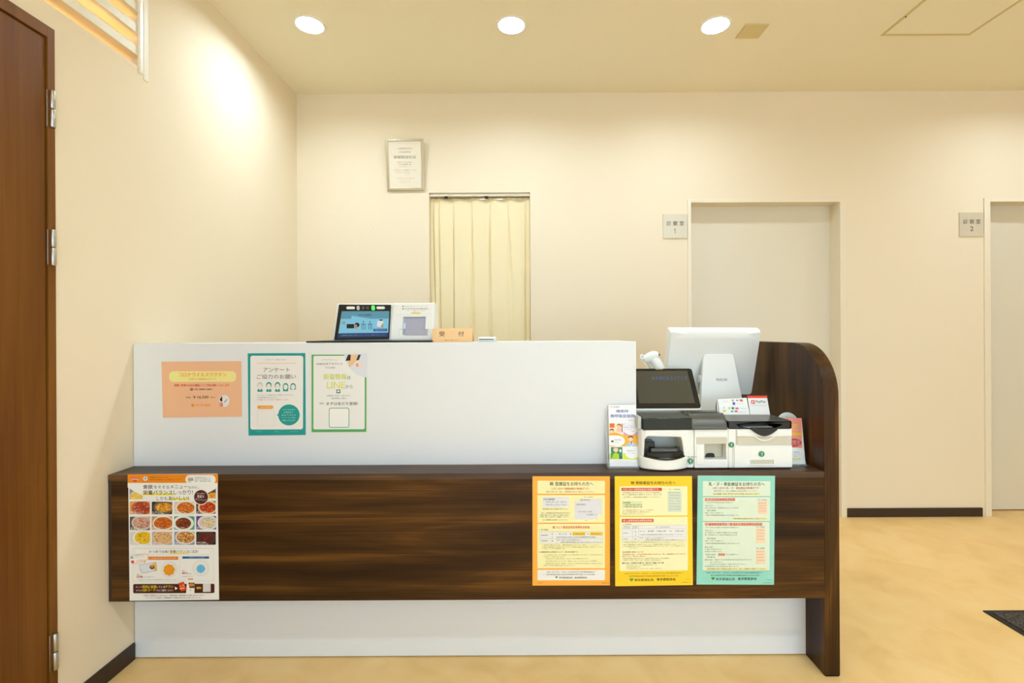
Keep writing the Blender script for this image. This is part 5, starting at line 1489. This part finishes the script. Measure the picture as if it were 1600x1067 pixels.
s.ell(195, 735, 34, 36, '#f4d0a8', 2.4); s.poly([(160, 728), (172, 700), (220, 700), (230, 728), (195, 712)], '#c89078', 2.8); s.poly([(140, 860), (160, 795), (195, 775), (230, 795), (270, 862)], '#b4d428', 2); s.ell(258, 750, 14, 22, '#e8ece8', 2.4); s.poly([(240, 862), (240, 812), (278, 822), (278, 862)], '#2c6a44', 2.2)
s.text(340, 462, 750, 20, '治療を受けて', '#8088a8', L=3); s.text(350, 450, 782, 14, 'すっきり快眠', '#a8a8b0', L=3)
s.text(180, 440, 895, 10, '詳しくは医師までご相談ください', '#c0c0c0', L=3)
tag(s.build('sleep_leaflet'), 'white sleep leaflet with orange and green pictures, standing in the clear holder', 'leaflet')

# ------------------------------------------------------------------ pink leaflet and round topped card at the right of the machine
ypb, ypt = 1.762, 1.800
bo_ = (ZL + .0036 - EYE) * F / ypb
ybt = CY - bo_ - ROLL * (1240 - CX)
ph = thing('leaflet_stand', 'clear holder on the ledge between the payment machine and the walnut end panel', 'leaflet holder', (P(1244, 728, ypb).x, 1.78, ZL))
xa = xF + .012 - .0; xb = P(1260, 727, 1.752).x
xa = P(1222, 727, 1.80).x
xl_ = xF + .003
obj('base_plate', bx(xl_, xb + .001, 1.745, 1.82, ZL, ZL + .003), M['clear'], ph, bevel=.0008)
obj('front_pocket', prism(B(), [(1.7515, ZL + .003), (1.7535, ZL + .003), (1.7685, P(1244, 708, 1.765).z), (1.7665, P(1244, 708, 1.765).z)], 0, xl_, xb), M['clear'], ph)
obj('back_plate', prism(B(), [(1.772, ZL + .003), (1.774, ZL + .003), (1.811, P(1244, 665, 1.81).z), (1.809, P(1244, 665, 1.81).z)], 0, xl_, xb - .001), M['clear'], ph)
tl_ = P(1239, 653.5, ypt); tr_p = P(1252.5, 653, ypt); br_p = P(1258.5, ybt, ypb); bl_p = P(1240, ybt, ypb)
tl_.x = xl_ + .003; bl_p.x = xl_ + .003
def px_of(p):
    a = p.x * F / p.y; b = (p.z - EYE) * F / p.y
    return (CX + a - ROLL * b, CY - (b + ROLL * a))
s = Sheet(tl_, tr_p, br_p, bl_p, .0015, '#ecebe6')
s.pixels(px_of(tl_), px_of(tr_p), px_of(br_p), px_of(bl_p))
s.set_view(1110, 600, 7.619)
e0 = (px_of(tl_)[0] - 1110) * 7.619
eb = (px_of(bl_p)[0] - 1110) * 7.619
s.poly([(e0, 404), (1086, 404), (1108, 760), (e0 + 2, 760)], '#f09a84', 1)
s.poly([(e0, 580), (1097, 580), (1099, 612), (e0, 612)], '#f2c03c', 2)
s.text(e0 + 3, 1048, 510, 52, '予防', '#f2bc3c', L=2, w=.02); s.rect(e0 + 3, 545, 1050, 552, '#f4cc60', 2); s.rect(e0 + 3, 482, 1050, 487, '#f4cc60', 2)
s.ell((e0 + 1102) / 2 + 2, 700, (1102 - e0) / 2 - 8, 52, '#c84a3c', 2)
for y, t in ((682, '無料検査'), (702, '受診券を'), (722, 'お持ちの方')): s.text(e0 + 24, 1080, y, 13, t, '#f4dcd4', L=3)
s.text(e0 + 6, 1066, 812, 18, 'ご存知', '#8a8080', L=2); s.text(e0 + 6, 1082, 836, 18, 'ですか？', '#b8a8a8', L=2); s.text(e0 + 8, 1046, 860, 17, '今すぐ', '#b84a4a', L=2, w=.02)
s.poly([(e0 + 4, 880), (1092, 876), (1094, 904), (e0 + 4, 908)], '#f0dc48', 2); s.text(e0 + 10, 1086, 892, 20, 'チェック', '#6a5a38', L=3)
tag(s.build('pink_leaflet'), 'salmon pink leaflet with a round red emblem, standing right of the payment machine', 'leaflet')
yr = 1.838
cc = P(1230.5, 664, yr); rr = 17.5 * yr / F
bm = B()
pts = [(cc.x + rr, ZL + .0008), (cc.x + rr, cc.z)] + [(cc.x + rr * math.cos(PI * i / 20), cc.z + rr * 1.12 * math.sin(PI * i / 20)) for i in range(1, 20)] + [(cc.x - rr, cc.z), (cc.x - rr, ZL + .0008)]
bm = prism(B(), [(p[0], p[1]) for p in pts], 1, yr, yr + .004)
bmx = xF + .004
rt = thing('round_card', 'round topped white card peeping out behind the pink leaflet', 'card', (cc.x, yr, ZL))
obj('card_board', bm, M['paper'], rt)
s = Sheet((cc.x - rr * .75, yr - .0004, cc.z + rr * .72), (cc.x + rr * .75, yr - .0004, cc.z + rr * .72), (cc.x + rr * .75, yr - .0004, cc.z + rr * .3), (cc.x - rr * .75, yr - .0004, cc.z + rr * .3), .0003, M['paper'])
s.bm.clear(); s.mats = []
s.pixels((0, 0), (100, 0), (100, 30), (0, 30))
for k, ch in enumerate('健康診断のご案内'):
    t = PI * (0.86 - .72 * k / 7)
    s.text(50 + 44 * math.cos(t) - 4, 50 + 44 * math.cos(t) + 4, 30 - 22 * math.sin(t), 9, ch, '#a0948c', L=1)
obj('card_lettering', s.bm, s.mats, rt)
# easel leg that holds the round card up
obj('easel', prism(B(), [(yr + .004, ZL + .0008), (yr + .05, ZL + .0008), (yr + .047, ZL + .004), (yr + .007, ZL + .12), (yr + .004, ZL + .12)], 0, cc.x - .004, cc.x + .004), M['paper'], rt)

# ------------------------------------------------------------------ entrance mat on the floor
mx0, my1 = 1.972, 2.067
fm = thing('floor_mat', 'charcoal entrance mat with a black rubber border on the floor at the right edge', 'floor mat', (mx0 + .75, my1 - .45, 0))
obj('rubber_border', bx(mx0, mx0 + 1.5, my1 - .9, my1, 0, .005), M['rubber'], fm, bevel=.002)
o = obj('carpet_top', bx(mx0 + .022, mx0 + 1.478, my1 - .878, my1 - .022, .004, .009), M['carpet'], fm, bevel=.002)
